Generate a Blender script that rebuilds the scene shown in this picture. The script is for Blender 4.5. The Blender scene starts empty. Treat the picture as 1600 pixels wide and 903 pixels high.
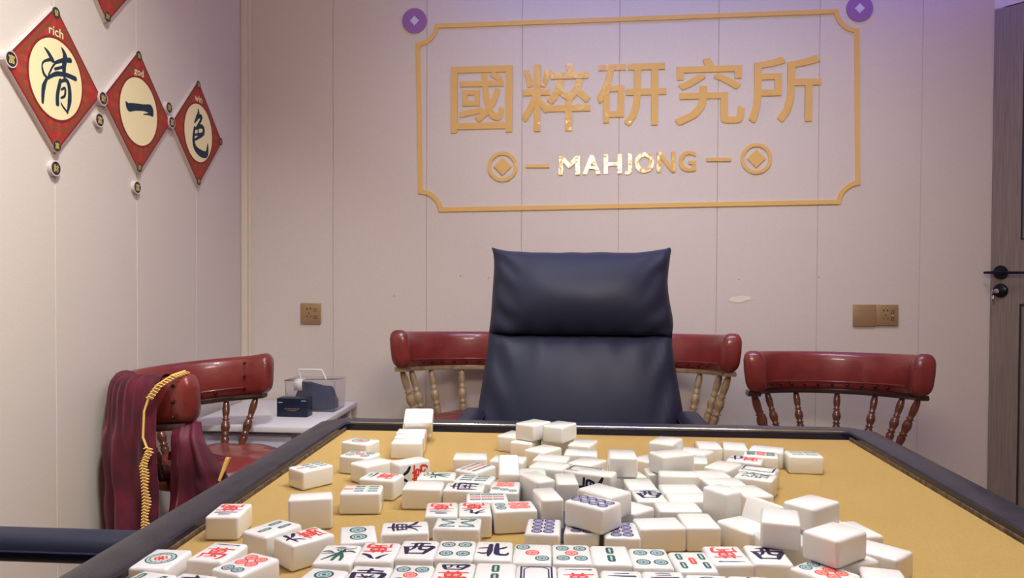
import bpy, bmesh, math, random
from mathutils import Vector, Matrix, Euler, noise
from math import sin, cos, pi, radians, atan2, sqrt
random.seed(4)
SC = bpy.context.scene
COL = SC.collection
# ------------------------------------------------------------------ camera, world, lights, exposure
cd = bpy.data.cameras.new('camera'); cam = bpy.data.objects.new('camera', cd); COL.objects.link(cam)
cd.sensor_width = 36; cd.lens = 27.0; cd.clip_start = .02
cam.matrix_world = Matrix(((0.997182,-0.005936,0.074791,0),(0.074891,0.018981,-0.997011,0),(0.004499,0.999802,0.019372,1.007),(0,0,0,1)))
SC.camera = cam
WORLD = (0.1, 0.12, 0.2)
vs = SC.view_settings
vs.view_transform = 'Standard'; vs.look = 'None'; vs.exposure = 0.00; vs.gamma = 1.0; vs.use_curve_mapping = False
w = bpy.data.worlds.new('world'); SC.world = w; w.use_nodes = True
w.node_tree.nodes['Background'].inputs[0].default_value = WORLD+(1,); w.node_tree.nodes['Background'].inputs[1].default_value = 1
def area(name, loc, tgt, sx, sy, power, col, spread=180):
    l = bpy.data.lights.new(name,'AREA'); l.shape='RECTANGLE'; l.size=sx; l.size_y=sy; l.energy=power; l.color=col; l.spread=radians(spread)
    o = bpy.data.objects.new(name,l); COL.objects.link(o); o.location=loc
    o.rotation_euler = (Vector(tgt)-Vector(loc)).to_track_quat('-Z','Y').to_euler(); return o
LIGHTS = dict(
 cove=((.22,2.86,2.58),(.22,3.11,1.9),1.4,.06,180,(1,1,1)),
 coveright=((1.30,2.86,2.5),(1.5,3.11,2.0),.5,.06,180,(1,1,1)),
 panel=((.005,-.14,2.69),(.005,-.13999,0),.29,.56,180,(1,1,1)),
 leftwash=((-.40,1.05,2.68),(-1.357,1.65,.75),.25,.25,85,(1,1,1)),  # added fill that brightens the left wall, no known fixture
 backwash=((.35,1.90,2.68),(.38,3.11,.45),1.7,.2,80,(1,1,1)),  # wide fill added to lift the lower back wall, no known fixture
 table=((.10,.80,2.66),(.10,.80,0),.5,.5,180,(1,1,1)),  # soft overhead fill added above the table, blue only
 glow=((0.0,1.6,2.62),(0,1.6,0),2.4,1.6,180,(1,1,1)),  # broad overhead fill, an added helper left without power
)
POWER = {'cove': (0.4, 1.3, 7.2), 'coveright': (0.15, 0.05, 2.4), 'panel': (3.5, 3.1, 2.2), 'leftwash': (14.6966, 15.8738, 14.4885), 'backwash': (7.5959, 8.1283, 9.0951), 'table': (0.0, 0.0, 9.3198), 'glow': (0.0, 0.0, 0.0)}
SIDE = (35.8594, 29.5015, 20.585)
BOTTOM = (18.271, 18.5215, 17.5215)
for _k,(_l,_t,_a,_b,_s,_c) in LIGHTS.items():
    _p=POWER[_k]; _m=max(max(_p),1e-6)
    area('ceiling_light_'+_k,_l,_t,_a,_b,_m,tuple(q/_m for q in _p),_s)  # covers the cove and panel lamps as well as the added fills

# ------------------------------------------------------------------ helpers
def lin(c):
    return tuple((x/12.92 if x<=.04045 else ((x+.055)/1.055)**2.4) for x in c)
def rgb(r,g,b): return lin((r/255,g/255,b/255))+(1,)
def mat(name, col, rough=.5, metal=0, spec=.5, coat=0, sss=0, sheen=0, emis=None, es=0, bump=None, trans=0, ior=1.45, alpha=1):
    m = bpy.data.materials.new(name); m.use_nodes=True; n=m.node_tree; b=n.nodes['Principled BSDF']
    i=b.inputs; i['Base Color'].default_value=col; i['Roughness'].default_value=rough; i['Metallic'].default_value=metal
    i['Specular IOR Level'].default_value=spec; i['Coat Weight'].default_value=coat; i['Coat Roughness'].default_value=.08; i['IOR'].default_value=ior
    if sss: i['Subsurface Weight'].default_value=sss; i['Subsurface Radius'].default_value=(1.0,.55,.3); i['Subsurface Scale'].default_value=.008
    if sheen: i['Sheen Weight'].default_value=sheen; i['Sheen Roughness'].default_value=.35
    if emis: i['Emission Color'].default_value=emis; i['Emission Strength'].default_value=es
    if trans: i['Transmission Weight'].default_value=trans
    if bump:
        scale,st,stretch=bump
        tc=n.nodes.new('ShaderNodeTexCoord'); mp=n.nodes.new('ShaderNodeMapping'); mp.inputs['Scale'].default_value=stretch
        nz=n.nodes.new('ShaderNodeTexNoise'); nz.inputs['Scale'].default_value=scale; nz.inputs['Detail'].default_value=4
        bp=n.nodes.new('ShaderNodeBump'); bp.inputs['Strength'].default_value=st; bp.inputs['Distance'].default_value=.002
        n.links.new(tc.outputs['Object'],mp.inputs[0]); n.links.new(mp.outputs[0],nz.inputs['Vector']); n.links.new(nz.outputs[0],bp.inputs['Height']); n.links.new(bp.outputs[0],i['Normal'])
    return m
def vary(m, c1, c2, scale, stretch=(1,1,1), lo=.35, hi=.65, detail=5):
    n=m.node_tree; b=n.nodes['Principled BSDF']
    tc=n.nodes.new('ShaderNodeTexCoord'); mp=n.nodes.new('ShaderNodeMapping'); mp.inputs['Scale'].default_value=stretch
    nz=n.nodes.new('ShaderNodeTexNoise'); nz.inputs['Scale'].default_value=scale; nz.inputs['Detail'].default_value=detail
    r=n.nodes.new('ShaderNodeValToRGB'); r.color_ramp.elements[0].position=lo; r.color_ramp.elements[0].color=c1; r.color_ramp.elements[1].position=hi; r.color_ramp.elements[1].color=c2
    n.links.new(tc.outputs['Object'],mp.inputs[0]); n.links.new(mp.outputs[0],nz.inputs['Vector']); n.links.new(nz.outputs[0],r.inputs[0]); n.links.new(r.outputs[0],b.inputs['Base Color'])
    return m
M = {}
M['wall'] = vary(mat('wall_panel', rgb(205,190,176), .62, bump=(900,.3,(1,1,.5))), rgb(204,190,179), rgb(212,198,187), 420, (1,1,.45))
M['floor'] = vary(mat('floor_wood', rgb(150,120,95), .45), rgb(140,112,88), rgb(165,135,108), 6, (1,12,1))
M['ceiling'] = mat('ceiling_paint', rgb(225,220,215), .8)
M['seam'] = mat('seam', rgb(170,152,138), .7)
M['trim'] = mat('trim_paint', rgb(214,198,178), .5)
M['felt'] = vary(mat('felt_cloth', rgb(190,158,97), .95, spec=.15, sheen=.15, bump=(1500,.5,(1,1,1))), rgb(182,149,89), rgb(194,160,99), 900)
M['rim'] = vary(mat('rim_leather', rgb(48,44,52), .42, coat=.15, bump=(420,.25,(1,1,1))), rgb(30,30,42), rgb(47,45,56), 40, (1,1,1))
M['rimside'] = mat('rim_gloss_black', rgb(18,22,48), .14)
M['worn'] = vary(mat('worn_wood_edge', rgb(105,82,62), .7), rgb(60,50,46), rgb(120,96,74), 120)
M['tablebody'] = mat('table_body', rgb(40,38,42), .5)
M['disc'] = mat('dark_disc', rgb(38,42,62), .3)
M['ivory'] = mat('ivory_tile', rgb(243,241,238), .16, coat=.5, sss=.22)
M['navy'] = mat('ink_navy', rgb(24,18,60), .45)
M['red'] = mat('ink_red', rgb(226,62,48), .45)
M['green'] = mat('ink_green', rgb(28,88,70), .45)
M['pale'] = mat('ink_pale', rgb(176,196,200), .45)
M['palenavy'] = mat('ink_pale_violet', rgb(170,165,205), .45)
M['palered'] = mat('ink_pale_red', rgb(245,170,160), .45)
M['gold'] = mat('mirror_gold', rgb(224,178,108), .035, metal=.0, spec=.9, bump=(34,.9,(1,1,1)))
M['goldflat'] = mat('mirror_gold_flat', rgb(226,180,106), .06, metal=.0, spec=.8)
M['purple'] = mat('plum_mirror', rgb(150,104,160), .2, metal=.0)
M['starlight'] = mat('pale_star', rgb(205,195,215), .4)
M['redleather'] = vary(mat('red_leather', rgb(150,38,30), .33, coat=.35, bump=(260,.22,(1,1,1))), rgb(112,38,35), rgb(128,48,43), 12)
M['darkwood'] = vary(mat('turned_dark_wood', rgb(98,52,36), .28, coat=.4), rgb(84,42,30), rgb(112,64,44), 30, (1,1,.2))
M['bowdark'] = mat('bow_dark_wood', rgb(52,32,28), .35, coat=.3)
M['lightwood'] = vary(mat('turned_light_wood', rgb(170,135,95), .35, coat=.3), rgb(142,116,84), rgb(170,144,108), 30, (1,1,.2))
M['stud'] = mat('bronze_stud', rgb(70,42,34), .25, metal=.8)
M['blackleather'] = mat('black_leather', rgb(37,39,58), .52, spec=.35, bump=(500,.12,(1,1,1)))
M['blackmetal'] = mat('black_metal', rgb(22,24,36), .3, metal=.5)
M['velvet'] = vary(mat('maroon_velvet', rgb(80,14,26), .62, sheen=.35), rgb(58,8,24), rgb(96,14,40), 14)
M['velvet'].node_tree.nodes['Principled BSDF'].inputs['Sheen Tint'].default_value=rgb(220,120,140)
M['fringe'] = mat('gold_fringe', rgb(238,196,112), .5, bump=(900,.5,(1,1,1)))
M['signred'] = mat('sign_red', rgb(160,46,34), .6)
M['signred2'] = mat('sign_red_ray', rgb(172,58,42), .6)
M['signdark'] = mat('sign_dark_red', rgb(120,34,26), .6)
M['signline'] = mat('sign_line_olive', rgb(96,92,50), .6)
M['foam'] = mat('foam_edge', rgb(205,188,188), .6)
M['cream'] = mat('sign_cream', rgb(240,222,172), .6)
M['brush'] = mat('brush_ink', rgb(20,44,60), .6)
M['discblack'] = mat('disc_black', rgb(38,36,28), .5)
M['discgold'] = mat('disc_gold', rgb(214,184,110), .5)
M['plate'] = mat('socket_bronze', rgb(168,136,98), .38, metal=.35)
M['hole'] = mat('socket_hole', rgb(30,24,22), .6)
M['whiteplastic'] = mat('white_plastic', rgb(232,226,222), .35)
M['cabinet'] = mat('cabinet_laminate', rgb(214,206,206), .4)
M['cabinetside'] = mat('cabinet_side', rgb(190,188,206), .45)
M['navybox'] = mat('navy_card', rgb(24,30,52), .35)
M['navycloth'] = mat('navy_cloth', rgb(30,42,78), .7)
M['clear'] = mat('clear_plastic', (.93,.92,.95,1), .08, trans=.96, ior=1.15)
M['door'] = vary(mat('door_veneer', rgb(128,112,100), .5, bump=(90,.25,(8,8,.3))), rgb(116,101,90), rgb(138,122,109), 60, (6,6,.12))
M['groove'] = mat('door_groove', rgb(36,30,36), .6)
M['chrome'] = mat('chrome', rgb(200,200,205), .12, metal=1)
M['plaster'] = mat('plaster_patch', rgb(226,214,192), .7)
M['sideglow'] = mat('lamp_side_diffuser', (.8,.8,.8,1), .5, emis=SIDE+(1,), es=1)
M['bottomglow'] = mat('lamp_bottom_diffuser', (.8,.8,.8,1), .5, emis=BOTTOM+(1,), es=1)

class B:
    """collects shapes into one mesh"""
    def __init__(s): s.bm=bmesh.new(); s.mats=[]
    def mi(s,m):
        if m not in s.mats: s.mats.append(m)
        return s.mats.index(m)
    def box(s,c,d,m,bev=0,rot=None,seg=2):
        r=bmesh.ops.create_cube(s.bm,size=1); v=r['verts']
        bmesh.ops.scale(s.bm,vec=d,verts=v)
        fs=list({f for x in v for f in x.link_faces})
        if bev:
            es=list({e for x in v for e in x.link_edges})
            q=bmesh.ops.bevel(s.bm,geom=es,offset=bev,segments=seg,affect='EDGES',profile=.5)
            v=[x for x in v if x.is_valid]; st=set(v)|set(q['verts']); v=list(st); fs=list({f for x in v for f in x.link_faces})
        if rot is not None: bmesh.ops.rotate(s.bm,cent=(0,0,0),matrix=rot,verts=v)
        bmesh.ops.translate(s.bm,vec=c,verts=v)
        k=s.mi(m)
        for f in fs: f.material_index=k
        return v
    def lathe(s,prof,m,n=16,mtx=None,cap=True):
        rings=[]
        for (r,z) in prof:
            rings.append([s.bm.verts.new((r*cos(2*pi*i/n),r*sin(2*pi*i/n),z)) for i in range(n)])
        k=s.mi(m)
        for a,b in zip(rings,rings[1:]):
            for i in range(n):
                f=s.bm.faces.new((a[i],a[(i+1)%n],b[(i+1)%n],b[i])); f.material_index=k
        if cap:
            f=s.bm.faces.new(rings[0][::-1]); f.material_index=k
            f=s.bm.faces.new(rings[-1]); f.material_index=k
        if mtx is not None:
            for g in rings:
                for v in g: v.co=mtx@v.co
    def sphere(s,c,r,m,sc=(1,1,1),u=12,v=8):
        q=bmesh.ops.create_uvsphere(s.bm,u_segments=u,v_segments=v,radius=r)['verts']
        k=s.mi(m)
        for x in q: x.co=Vector((x.co.x*sc[0],x.co.y*sc[1],x.co.z*sc[2]))+Vector(c)
        for f in {f for x in q for f in x.link_faces}: f.material_index=k
    def tube(s,pts,r,m,n=8,closed=False):
        pts=[Vector(p) for p in pts]; N=len(pts); rr=r if isinstance(r,(list,tuple)) else [r]*N
        rings=[]; ref=None
        for i,p in enumerate(pts):
            a=pts[i-1] if (i>0 or closed) else p; b=pts[(i+1)%N] if (i<N-1 or closed) else p
            t=(b-a).normalized()
            if ref is None: ref=t.orthogonal().normalized()
            ref=(ref-t*ref.dot(t)).normalized(); bi=t.cross(ref)
            rings.append([s.bm.verts.new(p+(ref*cos(2*pi*j/n)+bi*sin(2*pi*j/n))*rr[i]) for j in range(n)])
        k=s.mi(m)
        prs=list(zip(rings,rings[1:]))+([(rings[-1],rings[0])] if closed else [])
        for a,b in prs:
            for j in range(n):
                f=s.bm.faces.new((a[j],a[(j+1)%n],b[(j+1)%n],b[j])); f.material_index=k
        if not closed:
            s.bm.faces.new(rings[0][::-1]).material_index=k; s.bm.faces.new(rings[-1]).material_index=k
    def grid(s,P,m,closeu=False):
        """P[i][j] points"""
        V=[[s.bm.verts.new(p) for p in row] for row in P]; k=s.mi(m)
        for i in range(len(V)-1):
            n=len(V[0])
            for j in range(n if closeu else n-1):
                f=s.bm.faces.new((V[i][j],V[i][(j+1)%n],V[i+1][(j+1)%n],V[i+1][j])); f.material_index=k
        return V
    def poly(s,pts,m,z=0,mtx=None,depth=0):
        P=[Vector((p[0],p[1],z)) for p in pts]
        k=s.mi(m)
        if not depth:
            if mtx is not None: P=[mtx@p for p in P]
            f=s.bm.faces.new([s.bm.verts.new(p) for p in P]); f.material_index=k; return
        Q=[p+Vector((0,0,depth)) for p in P]
        if mtx is not None: P=[mtx@p for p in P]; Q=[mtx@p for p in Q]
        a=[s.bm.verts.new(p) for p in P]; b=[s.bm.verts.new(p) for p in Q]
        s.bm.faces.new(a[::-1]).material_index=k; s.bm.faces.new(b).material_index=k
        n=len(a)
        for i in range(n): s.bm.faces.new((a[i],a[(i+1)%n],b[(i+1)%n],b[i])).material_index=k
    def ring(s,c,r1,r0,m,z=0,n=24,mtx=None,depth=0,sy=1):
        k=s.mi(m); zz=[z] if not depth else [z,z+depth]
        L=[]
        for q in zz:
            for r in (r1,r0):
                row=[Vector((c[0]+r*cos(2*pi*i/n),c[1]+r*sy*sin(2*pi*i/n),q)) for i in range(n)]
                if mtx is not None: row=[mtx@p for p in row]
                L.append([s.bm.verts.new(p) for p in row])
        def st(a,b):
            for i in range(n): s.bm.faces.new((a[i],a[(i+1)%n],b[(i+1)%n],b[i])).material_index=k
        if not depth: st(L[0],L[1])
        else: st(L[2],L[3]); st(L[0],L[2]); st(L[3],L[1]); st(L[1],L[0])
    def text(s,txt,m,box,z=0,bold=0,mtx=None,depth=0,rot=0,shear=0):
        """text fitted in box (x0,y0,x1,y1)"""
        c=bpy.data.curves.new('t','FONT'); c.body=txt; c.resolution_u=3; c.offset=bold; c.extrude=0.0; c.shear=shear
        if depth: c.extrude=.5
        o=bpy.data.objects.new('t',c); COL.objects.link(o)
        me=bpy.data.meshes.new_from_object(o); bpy.data.objects.remove(o); bpy.data.curves.remove(c)
        if not me.vertices: return
        R=Matrix.Rotation(rot,3,'Z'); co=[R@v.co for v in me.vertices]
        x0=min(v.x for v in co); x1=max(v.x for v in co); y0=min(v.y for v in co); y1=max(v.y for v in co)
        k=s.mi(m); V=[]
        for v in co:
            p=Vector((box[0]+(v.x-x0)/max(x1-x0,1e-6)*(box[2]-box[0]), box[1]+(v.y-y0)/max(y1-y0,1e-6)*(box[3]-box[1]), z+((v.z+.5)*depth if depth else 0)))
            V.append(s.bm.verts.new(mtx@p if mtx is not None else p))
        for f in me.polygons:
            try: s.bm.faces.new([V[i] for i in f.vertices]).material_index=k
            except ValueError: pass
        bpy.data.meshes.remove(me)
    def mesh(s,name,smooth=True,angle=35):
        bmesh.ops.recalc_face_normals(s.bm,faces=s.bm.faces) if getattr(s,'fix',True) else None
        me=bpy.data.meshes.new(name); s.bm.to_mesh(me); s.bm.free()
        for m in s.mats: me.materials.append(M[m])
        if smooth:
            me.shade_smooth()
            try: me.set_sharp_from_angle(angle=radians(angle))
            except Exception: pass
        return me
    def obj(s,name,parent=None,smooth=True,angle=35,loc=None):
        o=bpy.data.objects.new(name,s.mesh(name,smooth,angle)); COL.objects.link(o)
        if parent: o.parent=parent
        if loc is not None: o.location=loc
        return o
def tag(o,label,cat,group=None,kind=None):
    o['label']=label
    if cat: o['category']=cat
    if group: o['group']=group
    if kind: o['kind']=kind
    return o
def thing(name,label,cat,loc=(0,0,0),rz=0,group=None):
    o=bpy.data.objects.new(name,None); COL.objects.link(o); o.location=loc; o.rotation_euler=(0,0,rz); o.empty_display_size=.05
    return tag(o,label,cat,group)
def struct(name,b,label=None,smooth=False,parent=None):
    o=b.obj(name,parent,smooth)
    if not parent: o['kind']='structure'
    if label: o['label']=label
    return o
def dup(root,loc,rz,label):
    r=root.copy(); COL.objects.link(r); r.location=loc; r.rotation_euler=(0,0,rz); r['label']=label
    for ch in [c for c in SC.objects if c.parent==root]:
        c=ch.copy(); COL.objects.link(c); c.parent=r
        for g in [q for q in SC.objects if q.parent==ch]:
            d=g.copy(); COL.objects.link(d); d.parent=c
    return r
def look(o_mats, a, b):  # swap a material on an object slot copy
    pass

# ------------------------------------------------------------------ room
D=3.11; XL=-1.357; YR=-1.75; HC=2.72; XR=2.75
def panel_wall(name,x0,x1,seams,frame,label):
    """vertical panels with V grooves; frame maps (s,depth,z)"""
    b=B(); b.fix=False; g=.0018; xs=[x0]
    prof=[(x0,0)]
    for s in seams:
        if x0+.01<s<x1-.01: prof+= [(s-g,0),(s,.0035),(s+g,0)]
    prof.append((x1,0))
    P=[[frame(p[0],p[1],z) for p in prof] for z in (0,HC)]
    b.grid(P,'wall')
    back=[frame(x0,.08,0),frame(x1,.08,0),frame(x1,.08,HC),frame(x0,.08,HC)]
    b.bm.faces.new([b.bm.verts.new(p) for p in back]).material_index=0
    o=b.obj(name,None,False); o['kind']='structure'; o['label']=label; return o
DW=(1.626,3.11)  # start of the angled door wall
dd=Vector((.0646,-.0874,0)).normalized(); dn=Vector((dd.y,-dd.x,0))   # dn points to the room side (towards -x,-y)
if dn.dot(Vector((-1,-1,0)))<0: dn=-dn
panel_wall('wall_back',XL-.02,DW[0]+.01,[-.975+.3895*i for i in range(7)],lambda s,d,z:Vector((s,D+d,z)),'beige panelled wall with vertical seams behind the chairs')
panel_wall('wall_left',YR,D,[1.937+.385*i for i in range(-9,4)],lambda s,d,z:Vector((XL-d,s,z)),'beige panelled wall on the left with red diamond signs')
E1=Vector((DW[0],DW[1],0))+dd*1.15
panel_wall('wall_right',-E1.y,-YR,[-1.5+.39*i for i in range(9)],lambda s,d,z:Vector((E1.x+d,-s,z)),'panelled wall out of view to the right')
panel_wall('wall_rear',XL,E1.x,[-1+.39*i for i in range(12)],lambda s,d,z:Vector((s,YR-d,z)),'panelled wall behind the camera')
b=B(); b.box(((XL+E1.x)/2,(YR+D)/2,-.03),(E1.x-XL+.3,D-YR+.3,.06),'floor'); struct('floor',b,'wood tone floor under the table and chairs')
b=B(); b.box(((XL+E1.x)/2,(YR+D)/2,HC+.03),(E1.x-XL+.3,D-YR+.3,.06),'ceiling'); struct('ceiling',b,'white ceiling above the room')
b=B(); b.box((XL+.013,D-.013,HC/2),(.026,.026,HC),'trim',.004); b.box((XL+.031,D-.004,HC/2),(.012,.008,HC),'trim',.002); struct('trim_1',b,'pale vertical corner strip between left wall and back wall')
# door wall
p0=Vector((DW[0],DW[1],0))
def dw(s,out,z): return p0+dd*s+dn*out+Vector((0,0,z))
b=B()
b.bm.faces.new([b.bm.verts.new(dw(s,0,z)) for s,z in ((0,2.035),(1.15,2.035),(1.15,HC),(0,HC))]); b.mi('wall')
b.bm.faces.new([b.bm.verts.new(dw(s,0,z)) for s,z in ((.86,0),(1.15,0),(1.15,2.035),(.86,2.035))])
b.bm.faces.new([b.bm.verts.new(dw(s,-.08,z)) for s,z in ((0,0),(1.15,0),(1.15,HC),(0,HC))])
struct('wall_door_side',b,'wall piece around the grey door')
DM=Matrix(((dd.x,0,dn.x,0),(dd.y,0,dn.y,0),(0,1,0,0),(0,0,0,1))); DM.translation=p0   # local x along door, y up, z out
b=B()
def dbox(b,s0,s1,z0,z1,o0,o1,m,bev=0):
    v=b.box(((s0+s1)/2,(z0+z1)/2,(o0+o1)/2),(s1-s0,z1-z0,o1-o0),m,bev)
    for x in v: x.co=DM@x.co
dbox(b,.003,.855,.006,2.03,-.045,-.002,'door')
dbox(b,.003,.112,.006,2.03,-.003,.004,'door',.001)
dbox(b,.745,.855,.006,2.03,-.003,.004,'door',.001)
dbox(b,.112,.745,.006,.12,-.003,.004,'door',.001); dbox(b,.112,.745,1.92,2.03,-.003,.004,'door',.001); dbox(b,.112,.745,.90,1.148,-.003,.004,'door',.001)
door=struct('door_1',b,'grey brown wood grain door with black lever at right edge')
for z0,z1 in ((.12,.90),(1.148,1.92)):
    b=B()
    for a in ((.108,.114,z0-.004,z1+.004),(.743,.749,z0-.004,z1+.004),(.108,.749,z0-.004,z0+.002),(.108,.749,z1-.002,z1+.004)): dbox(b,a[0],a[1],a[2],a[3],.0035,.0048,'groove')
    dbox(b,.135,.722,z0+.022,z1-.022,-.002,.004,'door',.002)
    b.obj('door_panel',door)
b=B(); b.lathe([(.0,.004),(.026,.004),(.027,.008),(.024,.013),(.0,.0135)],'blackmetal',24,DM@Matrix.Translation((.041,1.022,0)),False)
b.lathe([(.011,.012),(.010,.05)],'blackmetal',16,DM@Matrix.Translation((.041,1.022,0)))
b.tube([DM@Vector(p) for p in ((.002,1.021,.05),(.03,1.021,.05),(.041,1.021,.05),(.08,1.021,.052),(.165,1.021,.05))],[.0045,.006,.008,.0055,.005],'blackmetal',10)
o=b.obj('door_handle',door); o['label']='black lever handle'
b=B(); b.lathe([(.0,.004),(.026,.004),(.027,.008),(.024,.014),(.014,.019),(.0,.019)],'blackmetal',24,DM@Matrix.Translation((.042,.952,0)),False)
b.lathe([(.0,.018),(.009,.018),(.009,.024),(.0,.024)],'chrome',16,DM@Matrix.Translation((.035,.95,0)),False)
o=b.obj('door_lock',door)
b=B(); 
v=b.box((.03,.944,.034),(.002,.02,.02),'chrome',.0006)
v2=b.box((.03,.922,.040),(.010,.022,.003),'chrome',.001)
for x in v+v2: x.co=DM@x.co
b.obj('key',o)
# plaster patch on the back wall
b=B(); random.seed(3)
pts=[(.045*cos(a)*(.8+.35*random.random()),.013*sin(a)*(.7+.5*random.random())+.004*cos(a)) for a in [2*pi*i/22 for i in range(22)]]
b.poly(pts,'plaster',0,Matrix(((1,0,0,.677),(0,0,-1,D-.0001),(0,1,0,.913),(0,0,0,1))),.0012)
struct('wall_patch',b,'small smeared pale filler patch on the back wall right of the armchair')
for i,(x,z) in enumerate(((-.445,.997),(-.33,.99),(.67,.99),(-.72,.915),(.98,1.0))):
    b=B(); b.lathe([(.0,0),(.0022,0),(.0016,.0008),(0,.0008)],'hole',8,Matrix(((1,0,0,x),(0,0,-1,D),(0,1,0,z),(0,0,0,1))),False); struct('trim_%d'%(i+2),b,'tiny dark nail hole in the back wall')

# ------------------------------------------------------------------ wall sockets
def wm(x,z,y=D): return Matrix(((1,0,0,x),(0,0,-1,y),(0,1,0,z),(0,0,0,1)))   # local xy on the back wall, local z into the room
def socket_face(b,cx,mt,led):
    for dx in (-.014,.001): b.box((cx+dx+.0,.021,.0098),(.0045,.006,.001),'hole')
    b.box((cx-.006,.001,.0098),(.0022,.008,.001),'hole')
    b.box((cx-.014,-.012,.0098),(.0022,.008,.001),'hole',rot=Matrix.Rotation(.6,3,'Z')) if False else b.poly([(cx-.017,-.008),(cx-.015,-.007),(cx-.011,-.014),(cx-.013,-.015)],'hole',.0099)
    b.poly([(cx+.005,-.008),(cx+.003,-.007),(cx-.001,-.014),(cx+.001,-.015)],'hole',.0099)
    for dz in (.015,-.014):
        for e in ((-.0045,0),(.0045,0)): b.box((cx+.020+e[0],dz,.0098),(.0012,.014,.001),'hole')
        for e in (.0065,-.0065): b.box((cx+.020,dz+e,.0098),(.009,.0012,.001),'hole')
def finish(b,name,mt,label,cat,group=None):
    o=b.obj(name,None,True,30); o.matrix_world=mt; return tag(o,label,cat,group)
b=B(); b.box((0,0,.0045),(.086,.086,.009),'plate',.003); socket_face(b,0,None,False)
finish(b,'wall_socket',wm(-1.068,.84),'square bronze wall socket above the white side table','socket','bronze wall sockets')
b=B(); b.box((-.043,0,.0045),(.086,.086,.009),'plate',.003); b.box((.043,.002,.0045),(.086,.082,.009),'plate',.003); socket_face(b,.043,None,True)
b.box((.064,.001,.0098),(.003,.003,.0012),'whiteplastic')
finish(b,'wall_socket',wm(1.196,.851),'double width bronze plate, blank at left, socket at right, by the door','socket','bronze wall sockets')

# ------------------------------------------------------------------ sign on the back wall
def wpoly(name,pts,m,label,cat,group=None,depth=.005):
    cx=sum(p[0] for p in pts)/len(pts); cz=sum(p[1] for p in pts)/len(pts)
    b=B(); b.poly([(p[0]-cx,p[1]-cz) for p in pts],m,0,None,depth); o=b.obj(name,None,False); o.matrix_world=wm(cx,cz); return tag(o,label,cat,group)
WP={'frame': [(-0.5513, 2.0218), (1.0402, 2.0483), (1.1189, 1.9717), (1.1316, 1.3623), (1.0582, 1.2873), (-0.5334, 1.2597), (-0.6182, 1.333), (-0.6301, 1.9498)], 'chars': {'國': (-0.4855, 1.5802, -0.2347, 1.8485, 0.0115), '粹': (-0.1958, 1.5833, 0.0784, 1.8533, 0.0115), '研': (0.1044, 1.6016, 0.3792, 1.8485, 0.0115), '究': (0.4133, 1.6031, 0.685, 1.8666, 0.0115), '所': (0.7013, 1.61, 0.9794, 1.8693, 0.0115)}, 'word': (-0.0529, 0.5049, 1.4058, 1.4804, 1.4182, 1.5019), 'rings': [(-0.2738, 1.4424, 1), (0.7326, 1.4679, 1.0)], 'dash': [(-0.1784, -0.0854, 1.4441), (0.5383, 0.6345, 1.4651)], 'discs': [(-0.6358, 2.0359, 0.0505), (1.1208, 2.0484, 0.0505)]}
b=B()
def arc(c,a,bq,n=8):
    # concave arc centred at c from a to b
    A=Vector(a)-Vector(c); Bq=Vector(bq)-Vector(c); t0=atan2(A.y,A.x); t1=atan2(Bq.y,Bq.x)
    if t1-t0>pi: t1-=2*pi
    if t0-t1>pi: t1+=2*pi
    return [(c[0]+(A.length+(Bq.length-A.length)*k/n)*cos(t0+(t1-t0)*k/n), c[1]+(A.length+(Bq.length-A.length)*k/n)*sin(t0+(t1-t0)*k/n)) for k in range(n+1)]
fr=WP['frame']  # TLa(top start) TRb.. list of 8 outer points
tl1,tr0,tr1,br0,br1,bl0,bl1,tl0=fr
out=arc((tl0[0],tl1[1]),tl0,tl1)+arc((tr1[0],tr0[1]),tr0,tr1)+arc((br0[0],br1[1]),br0,br1)+arc((bl1[0],bl0[1]),bl0,bl1)
# inner loop by offsetting
n=len(out); inn=[]
for i in range(n):
    p=Vector(out[i]); a=Vector(out[i-1]); c=Vector(out[(i+1)%n]); d1=(p-a).normalized(); d2=(c-p).normalized()
    n1=Vector((d1.y,-d1.x)); n2=Vector((d2.y,-d2.x)); nn=(n1+n2); nn=nn/max(nn.length_squared/2,.6)
    q=p+nn*.0175; inn.append((q.x,q.y))
k=b.mi('goldflat'); dep=.005
vo=[b.bm.verts.new((p[0],p[1],0)) for p in out]; vi=[b.bm.verts.new((p[0],p[1],0)) for p in inn]
vo2=[b.bm.verts.new((p[0],p[1],dep)) for p in out]; vi2=[b.bm.verts.new((p[0],p[1],dep)) for p in inn]
for i in range(n):
    j=(i+1)%n
    for q in ((vo[i],vo[j],vo2[j],vo2[i]),(vi[j],vi[i],vi2[i],vi2[j]),(vo2[i],vo2[j],vi2[j],vi2[i]),(vo[j],vo[i],vi[i],vi[j])): b.bm.faces.new(q)
o=b.obj('sign_frame',None,False); o.matrix_world=wm(0,0); tag(o,'thin gold mirror frame with scooped corners around the wall lettering','sign frame')
names={'國':'first','粹':'second','研':'third','究':'fourth','所':'fifth'}
for ch,(x0,z0,x1,z1,sl) in WP['chars'].items():
    b=B(); w2=(x1-x0)/2; h2=(z1-z0)/2
    
    for q_,(ax_,ay_) in enumerate(((-1,-1),(1,-1),(-1,1),(1,1),(0,0))): b.text(ch,'gold',(-w2+.0028+ax_*.0028,-h2+.0028+ay_*.0028,w2-.0028+ax_*.0028,h2-.0028+ay_*.0028),0,0,None,.0038+.00012*q_)
    for v in b.bm.verts: v.co.y+=sl*v.co.x
    o=b.obj('wall_character',None,False); o.matrix_world=wm((x0+x1)/2,(z0+z1)/2)
    tag(o,'gold mirror Chinese character %s, %s from the left in the wall lettering'%(ch,names[ch]),'sign character','gold characters on the back wall')
x0,x1,z0l,z1l,z0r,z1r=WP['word']
import itertools
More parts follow.
